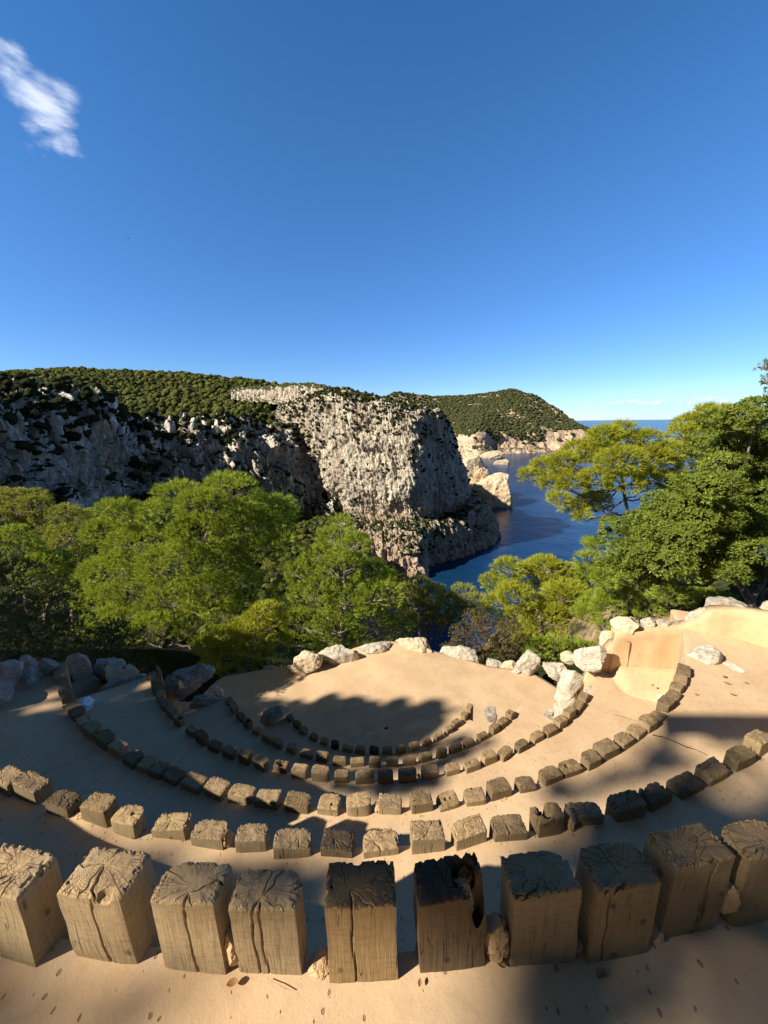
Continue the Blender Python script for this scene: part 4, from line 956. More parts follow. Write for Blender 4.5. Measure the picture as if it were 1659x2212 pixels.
# stones along the top of the wall (N crop)
R_('boulder', 'N', [(740, 1620), (760, 1592), (850, 1597), (920, 1625), (955, 1660), (940, 1700), (850, 1695), (780, 1690), (745, 1650)], 6.5, .2, M_rockw, 'broad layered stone on the wall top beneath the pine trunk', group=GT, sub=5)
R_('boulder', 'N', [(920, 1605), (950, 1590), (1000, 1610), (1010, 1640), (960, 1650), (925, 1630)], 6.5, .14, M_rock, 'small pale stone second from left on the ochre wall', group=GT)
R_('boulder', 'N', [(1000, 1625), (1040, 1608), (1100, 1625), (1110, 1660), (1050, 1670), (1012, 1655)], 6.45, .15, M_rock, 'round light grey stone third from left on the ochre wall', group=GT)
R_('boulder', 'N', [(1095, 1640), (1130, 1615), (1162, 1640), (1155, 1665), (1105, 1665)], 6.42, .12, M_rockg, 'smallest grey stone on the ochre wall top', group=GT)
R_('boulder', 'N', [(1150, 1640), (1180, 1590), (1230, 1535), (1290, 1540), (1310, 1600), (1300, 1660), (1230, 1695), (1175, 1675)], 6.35, .2, M_rock, 'large pale stone where the wall top steps up', group=GT, sub=5)
R_('boulder', 'N', [(1290, 1530), (1340, 1490), (1440, 1488), (1540, 1520), (1600, 1565), (1560, 1590), (1420, 1570), (1310, 1565)], 6.2, .22, M_rockg, 'long dark grey stone in leaf shade on the wall top', group=GT, sub=5)
R_('boulder', 'N', [(1600, 1560), (1630, 1510), (1700, 1490), (1760, 1540), (1720, 1600), (1640, 1600)], 5.9, .2, M_rockw, 'stone on the wall top cut by the right picture edge', group=GT)
# left side (A crop), in shade
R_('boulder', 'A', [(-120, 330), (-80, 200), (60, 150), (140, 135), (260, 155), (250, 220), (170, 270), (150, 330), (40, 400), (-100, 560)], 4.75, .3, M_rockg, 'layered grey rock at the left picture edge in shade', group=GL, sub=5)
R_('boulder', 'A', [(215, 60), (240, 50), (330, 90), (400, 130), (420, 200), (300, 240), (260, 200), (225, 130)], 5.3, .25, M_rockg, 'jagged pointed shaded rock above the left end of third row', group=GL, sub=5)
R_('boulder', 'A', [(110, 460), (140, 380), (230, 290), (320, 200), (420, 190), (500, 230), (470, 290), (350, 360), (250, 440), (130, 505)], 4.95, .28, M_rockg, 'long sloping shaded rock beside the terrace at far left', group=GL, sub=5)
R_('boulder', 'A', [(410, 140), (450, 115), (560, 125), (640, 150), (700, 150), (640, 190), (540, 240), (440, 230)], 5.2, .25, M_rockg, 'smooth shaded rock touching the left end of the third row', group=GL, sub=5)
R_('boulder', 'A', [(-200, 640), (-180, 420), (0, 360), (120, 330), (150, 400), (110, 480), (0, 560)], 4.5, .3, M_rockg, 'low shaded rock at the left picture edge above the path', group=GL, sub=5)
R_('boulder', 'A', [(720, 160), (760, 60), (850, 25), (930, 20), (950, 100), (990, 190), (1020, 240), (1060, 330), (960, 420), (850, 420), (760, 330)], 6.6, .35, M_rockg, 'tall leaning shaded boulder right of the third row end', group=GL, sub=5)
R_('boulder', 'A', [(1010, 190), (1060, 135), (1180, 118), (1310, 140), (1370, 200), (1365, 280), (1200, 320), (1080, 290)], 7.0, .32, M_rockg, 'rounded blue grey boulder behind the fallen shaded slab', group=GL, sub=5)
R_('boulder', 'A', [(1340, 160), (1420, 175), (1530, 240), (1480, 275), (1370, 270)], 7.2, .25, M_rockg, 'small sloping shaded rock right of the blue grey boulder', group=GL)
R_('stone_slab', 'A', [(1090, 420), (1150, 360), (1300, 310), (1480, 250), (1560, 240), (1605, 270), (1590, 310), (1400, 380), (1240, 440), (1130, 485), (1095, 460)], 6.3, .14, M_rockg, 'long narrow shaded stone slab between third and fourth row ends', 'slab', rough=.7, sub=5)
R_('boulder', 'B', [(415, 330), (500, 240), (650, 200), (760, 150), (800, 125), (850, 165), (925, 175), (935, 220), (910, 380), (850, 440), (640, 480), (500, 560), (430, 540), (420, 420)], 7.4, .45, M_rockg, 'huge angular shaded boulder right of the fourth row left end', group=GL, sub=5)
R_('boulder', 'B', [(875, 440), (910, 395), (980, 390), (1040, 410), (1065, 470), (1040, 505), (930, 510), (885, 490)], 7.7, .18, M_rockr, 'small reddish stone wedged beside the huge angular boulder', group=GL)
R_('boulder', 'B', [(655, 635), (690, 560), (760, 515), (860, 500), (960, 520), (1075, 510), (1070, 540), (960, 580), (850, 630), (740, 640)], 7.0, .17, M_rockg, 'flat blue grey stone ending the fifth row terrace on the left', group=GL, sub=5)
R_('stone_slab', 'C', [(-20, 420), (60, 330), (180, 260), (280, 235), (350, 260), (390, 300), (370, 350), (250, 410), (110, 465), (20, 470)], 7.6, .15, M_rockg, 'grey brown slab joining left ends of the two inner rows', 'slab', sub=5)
R_('timber_plank', 'B', [(320, 190), (365, 180), (385, 300), (415, 400), (410, 470), (370, 440), (335, 300)], 6.75, .05, M_wood, 'upright grey plank behind the fourth row left end', 'plank', rough=.4, sub=4)
# earth banks that close the left ends
def bank(name, pts, r0, seed):
    P = []
    c = catmull(np.array(pts, float), 60)
    tan = np.gradient(c, axis=0); tan /= np.linalg.norm(tan, axis=1)[:, None]; nor = np.stack([tan[:, 1], -tan[:, 0], 0 * tan[:, 0]], 1)
    for a in np.linspace(0, math.pi, 14):
        q = c + nor * r0 * math.cos(a); q[:, 2] = c[:, 2] - .9 + (.9 + 0 * q[:, 2]) * math.sin(a) ** .6; P.append(q)
    P = np.array(P); fl = P.reshape(-1, 3); P += (fbm(fl * 1.7 + seed, 3)[:, None] * .12).reshape(*P.shape[:2], 1)
    tag(mesh_obj(name, P.reshape(-1, 3), grid_faces(*P.shape[:2]), M_adobe, smooth=True), kind='structure')
bank('earth_bank', [(-8.5, 3.2, -3.7), (-7.2, 4.7, -3.8), (-6.4, 5.8, -4.2), (-5.8, 6.6, -4.9), (-5.1, 7.1, -5.7)], .55, 3)
bank('earth_bank', [(-5.4, 6.5, -4.6), (-5.0, 7.3, -5.4), (-4.8, 7.9, -6.4), (-5.3, 8.6, -7.3)], .45, 8)
bank('earth_bank', [(3.2, 6.75, -6.1), (3.7, 6.6, -5.5), (4.05, 6.45, -5.0)], .22, 5)

# little things
M_white = mat_plain('white_plastic', (.75, .76, .8), .5)
M_dleaf = mat_plain('dead_leaf', (.30, .14, .05))
def blobby(name, loc, sc, mat, label, cat, seed):
    v, f = ico(4); v = v * (1 + .25 * fbm(v * 2 + seed, 3))[:, None] * np.array(sc); o = mesh_obj(name, v, f, mat, smooth=True); o.location = loc; tag(o, label, cat); return o
p = atZ(*Dc('A', [(915, 610)])[0], GZ[3] + .08); blobby('sack', p, (.10, .16, .12), M_white, 'white sack lying in shade beside the third row', 'sack', 2)
p = atZ(*Dc('G', [(518, 695)])[0], GZ[3] + .05); blobby('sack', p, (.085, .05, .07), M_white, 'small white bundle behind the third row in sunlight', 'sack', 7)
def leaf_thing(px, py, z, ln, yaw, label, c=0):
    p = atZ(px, py, z); t = np.linspace(-1, 1, 9); wd = (1 - t ** 2) * .28
    rows = [np.stack([t * ln / 2, s * wd * ln, .02 * ln + .12 * ln * (t ** 2) + abs(s) * .15 * ln * (1 - t ** 2)], 1) for s in (-1, -.5, 0, .5, 1)]
    P = np.array(rows); o = mesh_obj('dead_leaf', P.reshape(-1, 3), grid_faces(5, 9), M_dleaf); o.location = (p[0], p[1], z + .004); o.rotation_euler = (0, 0, yaw)
    tag(o, label, 'leaf', 'dead leaves on the paving')
for (c, x, y, z, ln, yaw, lb) in (('J', 1005, 742, GZ[0], .035, .3, 'curled brown leaf below the two ringed nearest posts'), ('K', 505, 660, GZ[0], .032, -.6, 'small dark curled leaf right of the charred post foot'), ('K', 935, 703, GZ[0], .04, .5, 'brown curled leaf on the path in the right foreground'), ('K', 155, 740, GZ[0], .02, 1.3, 'tiny brown leaf below the charred post'), ('G', 1190, 465, GZ[2], .08, .4, 'tan star shaped leaf below the layered boulder'), ('G', 1215, 535, GZ[2], .09, -.8, 'green brown leaf on the upper right terrace'), ('G', 1425, 530, GZ[2], .06, -.5, 'brown leaf below the lower broken stone'), ('G', 1280, 660, GZ[2], .08, -.4, 'long thin leaf on the sunny right terrace'), ('G', 405, 555, GZ[3] + .2, .07, .5, 'yellow green leaf on the raised ledge'), ('G', 885, 658, GZ[2], .06, 0, 'thin brown leaf near the right end of third row')):
    leaf_thing(*Dc(c, [(x, y)])[0], z, ln, yaw, lb)
# straw
p = atZ(*Dc('J', [(1200, 745)])[0], GZ[0] + .003); v, f = tube([(-.04, .012, 0), (0, 0, .002), (.04, -.012, 0)], [.0012] * 3, 5); o = mesh_obj('straw', v, f, M_mort); o.location = p; tag(o, 'pale thin straw lying in front of the second ringed post', 'straw')
# hairline cracks between pours: thin dark grooves laid on the terraces
M_crack = mat_plain('joint_dirt', (.10, .065, .04))
def crack(pts, z, wd):
    P = np.array([atZ(x, y, z) for x, y in pts]); c = catmull(P, 60); c[:, 0] += fbm(c * 9, 3) * .01; c[:, 1] += fbm(c * 9 + 4, 3) * .01
    tan = np.gradient(c, axis=0); tan /= np.linalg.norm(tan, axis=1)[:, None]; nor = np.stack([-tan[:, 1], tan[:, 0], 0 * tan[:, 0]], 1)
    w_ = (wd * (.35 + .65 * np.abs(fbm(c * 5, 2))))[:, None]; c[:, 2] = z + .014
    V = np.stack([c - nor * w_, c + nor * w_], 0); tag(mesh_obj('joint_crack', V.reshape(-1, 3), grid_faces(2, 60), M_crack), kind='structure')
crack(Dc('G', [(400, 1100), (520, 1125), (640, 1170), (760, 1225), (880, 1265), (1000, 1320)]), GZ[2], .012)
crack(Dc('A', [(420, 1370), (620, 1290), (850, 1200), (1010, 1130)]), GZ[2], .004)
crack(Dc('G', [(-10, 870), (100, 905), (220, 945)]), GZ[3], .007)

# a bird far off in the sky
def bird():
    c = atY(278, 515, 160); v, f = ico(2); V = v * (.09, .32, .08)
    o = mesh_obj('bird', V, f, mat_plain('bird_plumage', (.05, .05, .06)), smooth=True); o.location = c
    w = np.array([(0, .1, 0), (0, -.12, 0), (.5, -.05, .16), (.5, .08, .16), (1.0, -.12, .05), (-.5, -.05, .16), (-.5, .08, .16), (-1.0, -.12, .05)])
    f4 = np.array([[0, 1, 2, 3], [0, 1, 5, 6]]); f3 = np.array([[3, 2, 4], [6, 5, 7]])
    th = np.concatenate([w, w + (0, 0, .02)]); mesh_obj('wings', th, [np.concatenate([f4, f4 + 8]), np.concatenate([f3, f3 + 8])], o.data.materials[0], o)
    tag(o, 'tiny dark bird gliding high in the blue sky', 'bird')
bird()

# ------------------------------------------------------------------ near trees
def norm(v): return v / (np.linalg.norm(v, axis=-1, keepdims=True) + 1e-9)

def tufts(pos, dirn, L, K, width, r, spread=(.25, 1.2)):
    """pine needle tufts: K thin triangles around each shoot"""
    N = len(pos); d = np.repeat(norm(dirn), K, 0); L_ = np.repeat(np.broadcast_to(L, (N,)), K)
    rv = norm(r.normal(size=(N * K, 3))); perp = norm(rv - d * (rv * d).sum(1)[:, None])
    ph = r.uniform(*spread, N * K)[:, None]; nd = d * np.cos(ph) + perp * np.sin(ph)
    b = np.repeat(pos, K, 0) + d * (r.uniform(-.5, .5, (N * K, 1)) * L_[:, None])
    ln = (L_ * r.uniform(.7, 1.15, N * K))[:, None]; sd = norm(np.cross(nd, norm(r.normal(size=(N * K, 3))))) * width * .5
    V = np.stack([b - sd, b + sd, b + nd * ln], 1)
    return V.reshape(-1, 3)

def rosettes(pos, dirn, L, K, r, wid=.32):
    N = len(pos); d = np.repeat(norm(dirn), K, 0); L_ = np.repeat(np.broadcast_to(L, (N,)), K)[:, None]
    rv = norm(r.normal(size=(N * K, 3))); perp = norm(rv - d * (rv * d).sum(1)[:, None]); ph = r.uniform(.5, 1.5, N * K)[:, None]
    nd = d * np.cos(ph) + perp * np.sin(ph); b = np.repeat(pos, K, 0) + d * r.uniform(-.6, .4, (N * K, 1)) * L_
    ln = L_ * r.uniform(.65, 1.15, (N * K, 1)); sd = norm(np.cross(nd, d)) * ln * wid * .5; nn = norm(np.cross(sd, nd))
    m = b + nd * ln * .5 + nn * ln * .06
    V = np.stack([b, m - sd, b + nd * ln, m + sd], 1)
    return V.reshape(-1, 3)

def shoots(lobes, per, r, up=.35, shell=(.62, 1.03), flat=.85):
    """points on the outside of each lobe, pointing outwards and up"""
    P = []; Dn = []
    for (c, rad) in lobes:
        n = max(6, int(per * rad * rad)); d = norm(r.normal(size=(n, 3))); d[:, 2] = np.where(d[:, 2] < -.6, -d[:, 2] * .6, d[:, 2]); d = norm(d)
        # clumps inside the lobe make the surface uneven
        k = max(7, int(13 * rad + 6)); cc = norm(r.normal(size=(k, 3))) ; cc[:, 2] = np.abs(cc[:, 2]) * .9 - .15
        j = np.argmax(d @ cc.T, 1); near = np.clip(((d * cc[j]).sum(1) - .68) / .32, 0, 1)
        rr = rad * (shell[0] + (shell[1] - shell[0]) * (near ** .6) * r.uniform(.85, 1.1, n)) 
        P.append(c + d * rr[:, None] * (1, 1, flat)); Dn.append(norm(d * .8 + cc[j] * .5 + np.array([0, 0, up]) + r.normal(size=(n, 3)) * .18))
    return np.concatenate(P), np.concatenate(Dn)

def limb_path(a, b, r, sag=.12, n=7, wob=.06):
    t = np.linspace(0, 1, n)[:, None]; L = np.linalg.norm(b - a); p = a * (1 - t) + b * t
    p[:, 2] -= (np.sin(t[:, 0] * math.pi) * sag * L); p[1:-1] += r.normal(size=(n - 2, 3)) * wob * L * .35
    return p

def pine(name, label, group, base, lobes2d, Y, mat, bark, per=120, K=13, L=.13, wd=.011, seed=0, trunk_r=.16, dY=1.2, lean=None, fork=None, cat='pine tree', mode='needle', kids='crown', twig=.5, kY=None, inner=.25, shell=(.62, 1.03)):
    r = np.random.default_rng(seed); lobes = []
    xs_ = [l[0] for l in lobes2d]; cx = (min(xs_) + max(xs_)) / 2; hw = (max(xs_) - min(xs_)) / 2 + 1
    for l in lobes2d:
        px, py, rp = l[:3]; y = Y + (l[3] if len(l) > 3 else r.uniform(-dY, dY) + abs((px - cx) / hw) ** 2 * dY * .6)
        c = atY(px, py, y); rad = rp * (1.32 if mode == 'leaf' and K == 8 and cat == 'tree' else 1.16) / F_ * float(np.dot(c, np.array(FW))); lobes.append((c, rad))
        if inner and r.random() < inner: lobes.append((c + np.array([r.uniform(-.5, .5) * rad, rad * r.uniform(.8, 1.6), -rad * .2]), rad * .9))
    base = np.array(base, float); root = empty(name, base)
    top = max(lobes, key=lambda q: q[0][2])[0]; cen = np.mean([c for c, _ in lobes], 0)
    tb = MB(); mid = np.array(fork) if fork is not None else base * .45 + cen * .55
    tpath = catmull(np.array([base - (0, 0, .8), base, base * .5 + mid * .5 + r.normal(size=3) * .08, mid, mid * .45 + top * .55 + r.normal(size=3) * .1, top - (0, 0, .15)]), 22)
    tr = np.interp(np.linspace(0, 1, 22), [0, .15, .55, 1], [trunk_r * 1.25, trunk_r, trunk_r * .62, trunk_r * .1])
    v, f = tube(tpath, tr, 9, .02); tb.add(v, f)
    tb.build('trunk', bark, root, True, None).location = (0, 0, 0)
    for ch in root.children: ch.matrix_parent_inverse = Matrix.Translation(-Vector(base))
    bb = MB()
    for (c, rad) in lobes:
        k = np.argmin(np.linalg.norm(tpath[4:] - (c - (0, 0, rad * .8)), axis=1)) + 4
        lp = limb_path(tpath[k], c - (0, 0, rad * .15), r); v, f = tube(lp, np.linspace(min(tr[k] * .6, .055 + rad * .03), .012, 7), 6, .006); bb.add(v, f)
        for _ in range(int(9 * twig * (1 + rad * 2))):
            d = norm(r.normal(size=3)); d[2] = abs(d[2]) * .8; q = c + d * rad * r.uniform(.6, .95); s = lp[r.integers(3, 7)]
            v, f = tube(limb_path(s, q, r, .05, 4), [.014, .010, .007, .003], 4); bb.add(v, f)
    o = bb.build('limbs', bark, root, True); o.matrix_parent_inverse = Matrix.Translation(-Vector(base))
    P, Dn = shoots(lobes, per * (2.7 if mode == 'needle' else 2.7), r, shell=shell)
    if mode == 'needle': wd = wd * 1.6; L = L * 1.15
    if mode == 'needle':
        V = tufts(P, Dn, L, K, wd, r, (.15, .95)); F = np.arange(len(V)).reshape(-1, 3)
    else:
        V = rosettes(P, Dn, L, K, r, wd); F = np.arange(len(V)).reshape(-1, 4)
    o = mesh_obj(kids, V, F, mat, root); o.matrix_parent_inverse = Matrix.Translation(-Vector(base))
    tag(root, label, cat, group)
    return root, lobes

GP = 'sunlit pines on the slope below the stage'
def B3(px, py, Y, dz=0): b = atY(px, py, Y); b[2] += dz; return b
BIG = [(385, 1075, 42), (440, 1095, 48), (500, 1065, 50), (482, 1040, 26), (560, 1108, 50), (602, 1125, 38), (520, 1145, 55), (430, 1155, 55), (352, 1118, 44), (295, 1118, 40), (252, 1105, 34), (232, 1150, 40), (300, 1180, 55), (380, 1220, 60), (470, 1215, 58), (555, 1198, 50), (606, 1175, 32), (245, 1240, 55), (214, 1298, 38), (290, 1290, 58), (370, 1295, 55), (450, 1290, 52), (522, 1268, 45), (250, 1345, 44), (330, 1360, 40), (415, 1350, 44), (485, 1325, 38), (205, 1345, 26), (450, 1395, 30)]
pine('pine_tree', 'largest broad bright green pine left of centre behind the shaded boulders', GP, B3(340, 1440, 14.6), BIG, 14.6, M_needle, M_bark, 105, 13, .17, .015, 1, .2, 1.5)
pine('pine_tree', 'upright pine with a pointed top in the middle of the grove', GP, B3(735, 1440, 14.), [(735, 1132, 22), (722, 1165, 34), (768, 1183, 34), (690, 1208, 34), (742, 1228, 44), (800, 1238, 36), (645, 1240, 34), (622, 1280, 34), (682, 1290, 46), (750, 1300, 48), (818, 1290, 42), (602, 1320, 32), (660, 1350, 46), (730, 1360, 46), (800, 1352, 46), (850, 1312, 30), (780, 1392, 28), (700, 1400, 28), (842, 1250, 22), (860, 1362, 28)], 13.6, M_needle, M_barkp, 115, 12, .15, .014, 2, .13, 1.1)
pine('pine_tree', 'small bright young pine just left of the blocky cream boulder', GP, B3(520, 1500, 11.5), [(558, 1332, 26), (592, 1350, 26), (522, 1360, 28), (482, 1382, 28), (550, 1388, 36), (600, 1395, 26), (495, 1418, 32), (545, 1425, 28), (450, 1398, 20), (472, 1452, 15), (455, 1430, 18)], 11.6, M_needle_y, M_bark, 190, 13, .15, .012, 3, .07, .5)
pine('pine_tree', 'pale pine touching the lower cliff right of the pointed pine', GP, B3(905, 1400, 19.), [(905, 1266, 24), (880, 1288, 26), (932, 1290, 26), (902, 1318, 32), (950, 1322, 24), (880, 1345, 25), (930, 1350, 28)], 19., M_needle_p, M_barkp, 105, 13, .15, .017, 4, .12, .8)
pine('pine_tree', 'pale round pine standing before the dark blue cove', GP, B3(1000, 1400, 20.), [(1000, 1282, 24), (972, 1302, 24), (1030, 1303, 24), (1000, 1330, 32), (1050, 1332, 24), (975, 1345, 22)], 20., M_needle_p, M_barkp, 105, 13, .15, .018, 5, .12, .8)
pine('pine_tree', 'wide yellow green pine canopy in front of the cove at right of centre', GP, B3(1180, 1450, 16.), [(1100, 1232, 30), (1068, 1262, 26), (1142, 1240, 30), (1180, 1226, 30), (1210, 1242, 34), (1110, 1290, 36), (1162, 1292, 40), (1222, 1292, 44), (1272, 1272, 34), (1290, 1302, 34), (1180, 1340, 44), (1240, 1352, 44), (1300, 1352, 34), (1120, 1340, 32), (1230, 1400, 34), (1180, 1400, 32), (1070, 1300, 22), (1285, 1395, 26), (1140, 1385, 26)], 16., M_needle_y, M_barkp, 170, 13, .15, .016, 6, .16, 1.2)
pine('shrub', 'brown green leafy shrub hanging over the stones at the back of stage', None, B3(1060, 1440, 12.), [(1000, 1368, 26), (1048, 1352, 30), (1098, 1362, 30), (1130, 1390, 22), (1040, 1395, 30), (1085, 1402, 28), (985, 1392, 16), (1115, 1412, 18), (965, 1398, 12)], 12., M_brown, M_twig, 300, 7, .06, .38, 7, .05, .4, cat='shrub', mode='leaf', kids='leaves', twig=1.2)
pine('shrub', 'dark green bush behind the pointed white boulder', None, B3(1190, 1460, 11.5), [(1165, 1395, 22), (1200, 1398, 26), (1240, 1402, 26), (1180, 1430, 20), (1220, 1432, 18), (1270, 1405, 24), (1145, 1415, 16)], 11.9, M_needle, M_twig, 240, 9, .10, .011, 8, .05, .4, cat='shrub', kids='leaves')
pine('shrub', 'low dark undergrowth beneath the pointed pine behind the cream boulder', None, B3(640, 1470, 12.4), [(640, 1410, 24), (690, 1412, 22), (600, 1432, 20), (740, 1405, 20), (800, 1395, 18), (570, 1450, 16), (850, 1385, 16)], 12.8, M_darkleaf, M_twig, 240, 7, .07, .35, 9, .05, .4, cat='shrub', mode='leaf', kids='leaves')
GLP = 'pines on the far left slope'
pine('pine_tree', 'olive pine canopy at the left edge below the shaded cliff', GLP, B3(60, 1300, 30.), [(-10, 1080, 34), (30, 1078, 26), (75, 1092, 28), (20, 1112, 34), (100, 1122, 28), (60, 1142, 34), (-15, 1130, 34), (110, 1155, 26)], 30., M_needle_p, M_bark, 52, 13, .2, .03, 10, .25, 2.)
pine('pine_tree', 'olive pine canopy just left of the largest pine', GLP, B3(160, 1320, 28.), [(140, 1112, 26), (182, 1128, 32), (150, 1162, 36), (212, 1162, 28), (112, 1185, 32), (190, 1202, 36), (205, 1130, 20)], 27., M_needle_p, M_bark, 60, 13, .2, .028, 11, .25, 1.6)
pine('pine_tree', 'lower olive pine above the dark bushes at left', GLP, B3(100, 1350, 22.), [(40, 1190, 36), (90, 1222, 36), (140, 1250, 36), (180, 1262, 30), (30, 1160, 30), (10, 1205, 30), (165, 1215, 28), (75, 1260, 30), (120, 1290, 30), (185, 1300, 24)], 22., M_needle, M_bark, 80, 13, .18, .022, 12, .2, 1.4)
GD = 'dark bushes in shade at the left edge'
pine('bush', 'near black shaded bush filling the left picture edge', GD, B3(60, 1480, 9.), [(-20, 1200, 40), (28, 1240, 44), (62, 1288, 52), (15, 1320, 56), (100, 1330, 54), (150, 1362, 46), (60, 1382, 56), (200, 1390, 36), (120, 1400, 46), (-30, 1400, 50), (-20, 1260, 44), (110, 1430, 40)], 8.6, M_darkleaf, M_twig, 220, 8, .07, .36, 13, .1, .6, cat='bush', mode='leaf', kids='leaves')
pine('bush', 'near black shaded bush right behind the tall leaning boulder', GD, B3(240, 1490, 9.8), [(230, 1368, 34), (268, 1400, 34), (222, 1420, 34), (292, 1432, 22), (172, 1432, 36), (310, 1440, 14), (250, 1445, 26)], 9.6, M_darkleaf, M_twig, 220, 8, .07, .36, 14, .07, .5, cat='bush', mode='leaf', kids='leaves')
GR2 = 'pines behind the ochre wall'
pine('pine_tree', 'right hand pine with spreading yellow green crown over the blue sea', GR2, B3(1352, 1345, 11.5), [(1345, 928, 20), (1312, 945, 30), (1350, 958, 30), (1392, 950, 26), (1250, 975, 30), (1290, 985, 36), (1340, 1000, 42), (1400, 990, 36), (1430, 1005, 32), (1215, 1000, 26), (1180, 1010, 26), (1145, 1030, 22), (1192, 1046, 26), (1235, 1040, 30), (1290, 1040, 32), (1350, 1042, 36), (1410, 1040, 32), (1452, 1042, 28), (1208, 1080, 20), (1240, 1098, 22), (1288, 1085, 26), (1255, 1118, 16), (1446, 975, 26)], 11.8, M_needle_y, M_bark, 400, 12, .125, .0095, 15, .11, .9, fork=B3(1362, 1150, 11.9), inner=.1)
pine('pine_tree', 'second yellow green pine crown against the sky near the right edge', GR2, B3(1540, 1330, 14.5), [(1530, 892, 24), (1560, 902, 30), (1500, 915, 26), (1480, 942, 30), (1530, 945, 36), (1580, 942, 36), (1470, 980, 32), (1520, 1000, 40), (1580, 1000, 42), (1500, 1050, 38), (1560, 1060, 40), (1620, 960, 30)], 14.2, M_needle_y, M_bark, 230, 12, .14, .012, 16, .12, 1., inner=.1)
pine('pine_tree', 'low olive pine foliage just above the stones of the ochre wall', GR2, B3(1420, 1350, 10.6), [(1290, 1180, 20), (1272, 1212, 22), (1330, 1232, 30), (1400, 1262, 36), (1450, 1280, 36), (1350, 1290, 32), (1302, 1250, 26), (1500, 1290, 32), (1560, 1272, 36), (1620, 1255, 36), (1620, 1292, 32), (1270, 1330, 22), (1310, 1310, 28), (1400, 1310, 22), (1660, 1280, 30), (1560, 1300, 24)], 10.4, M_needle, M_barkp, 330, 12, .12, .010, 17, .08, .7, inner=.3)
pine('pine_tree', 'short shaded pine boughs at the right of the stone topped wall', GR2, B3(1360, 1395, 9.), [(1335, 1345, 9), (1300, 1352, 16), (1380, 1335, 12)], 9., M_needle, M_barkp, 240, 12, .10, .009, 18, .085, .2, inner=0)
BR = [(1640, 880, 26), (1602, 902, 30), (1652, 930, 34), (1592, 960, 38), (1642, 1000, 44), (1562, 1010, 38), (1540, 1060, 44), (1602, 1062, 44), (1482, 1092, 44), (1530, 1122, 44), (1602, 1130, 48), (1655, 1110, 44), (1432, 1132, 40), (1392, 1152, 34), (1470, 1162, 44), (1540, 1182, 44), (1620, 1190, 44), (1382, 1200, 34), (1440, 1212, 38), (1348, 1222, 28), (1500, 1230, 34), (1402, 1248, 24), (1655, 1238, 30), (1700, 960, 44), (1700, 1060, 50), (1700, 1160, 50), (1565, 1235, 30)]
pine('broadleaf_tree', 'glossy dark green leafy tree filling the right edge above the wall', None, B3(1640, 1345, 7.4), BR, 7.6, M_broad, M_bark, 760, 8, .078, .36, 19, .09, .7, cat='tree', mode='leaf', kids='leaves', inner=.7, twig=.8, shell=(.55, 1.08))
pine('broadleaf_tree', 'dark leafy sprig entering the sky at the right picture edge', None, B3(1760, 1345, 6.6), [(1652, 792, 12), (1668, 815, 15), (1665, 780, 8), (1655, 826, 7), (1700, 850, 34), (1720, 930, 40)], 6.8, M_broad, M_bark, 520, 8, .05, .34, 20, .06, .15, cat='tree', mode='leaf', kids='leaves', inner=0, twig=1.)

# ------------------------------------------------------------------ shade trees behind the camera (they cast the dappled shadows)
e1 = np.array([math.cos(SUN_AZ), -math.sin(SUN_AZ), 0]); e2 = np.cross(s_dir, e1); e2 /= np.linalg.norm(e2)
def inpoly(x, y, poly):
    c = np.zeros(x.shape, bool); n = len(poly)
    for i in range(n):
        x1, y1 = poly[i]; x2, y2 = poly[(i + 1) % n]
        cond = ((y1 > y) != (y2 > y)); xi = (x2 - x1) * (y - y1) / ((y2 - y1) or 1e-9) + x1; c ^= cond & (x < xi)
    return c
SH = []   # (polygon in view, ground height or None, Y, density, group)
def sh(c, pts, z=None, Y=None, dens=1., g='L'): SH.append((Dc(c, pts) if c else pts, z, Y, dens, g))
# far left: all terraces at the left lie in the shade
sh('J', [(-500, 690), (0, 690), (150, 655), (300, 655), (560, 690), (700, 700), (590, 810), (470, 930), (470, 1000), (-500, 1000)], GZ[0])
sh('J', [(-400, -100), (0, 60), (300, 130), (610, 130), (660, 195), (700, 190), (820, 172), (900, 205), (1050, 238), (1160, 250), (1340, 285), (1400, 292), (1400, 520), (1000, 420), (600, 420), (200, 340), (-400, 330)], GZ[1])
sh('M', [(-400, 160), (0, 280), (240, 170), (270, 310), (420, 490), (680, 650), (870, 705), (960, 760), (1100, 815), (1080, 835), (960, 825), (830, 800), (700, 800), (610, 760), (480, 725), (360, 730), (230, 640), (120, 590), (0, 540), (-400, 420)], GZ[2])
sh('M', [(250, 120), (640, 180), (780, 400), (1000, 540), (1250, 620), (1659, 640), (1659, 700), (1500, 690), (1380, 690), (1200, 700), (1010, 640), (880, 650), (700, 600), (560, 500), (430, 420), (300, 260)], GZ[3])
sh('L', [(-10, 560), (230, 570), (260, 640), (120, 700), (-10, 690)], GZ[3])
sh('M', [(650, 130), (980, 270), (1050, 400), (1180, 480), (1450, 560), (1659, 590), (1659, 640), (1250, 600), (1000, 530), (790, 390), (700, 250)], GZ[4])
sh('L', [(-10, 540), (250, 520), (480, 440), (480, 480), (300, 540), (200, 590), (-10, 600)], GZ[4])
sh('M', [(970, 260), (1260, 330), (1420, 460), (1659, 510), (1659, 560), (1400, 530), (1200, 470), (1060, 380)], GZ[5])
sh('L', [(-10, 490), (160, 490), (350, 430), (380, 460), (200, 520), (-10, 560)], GZ[5])
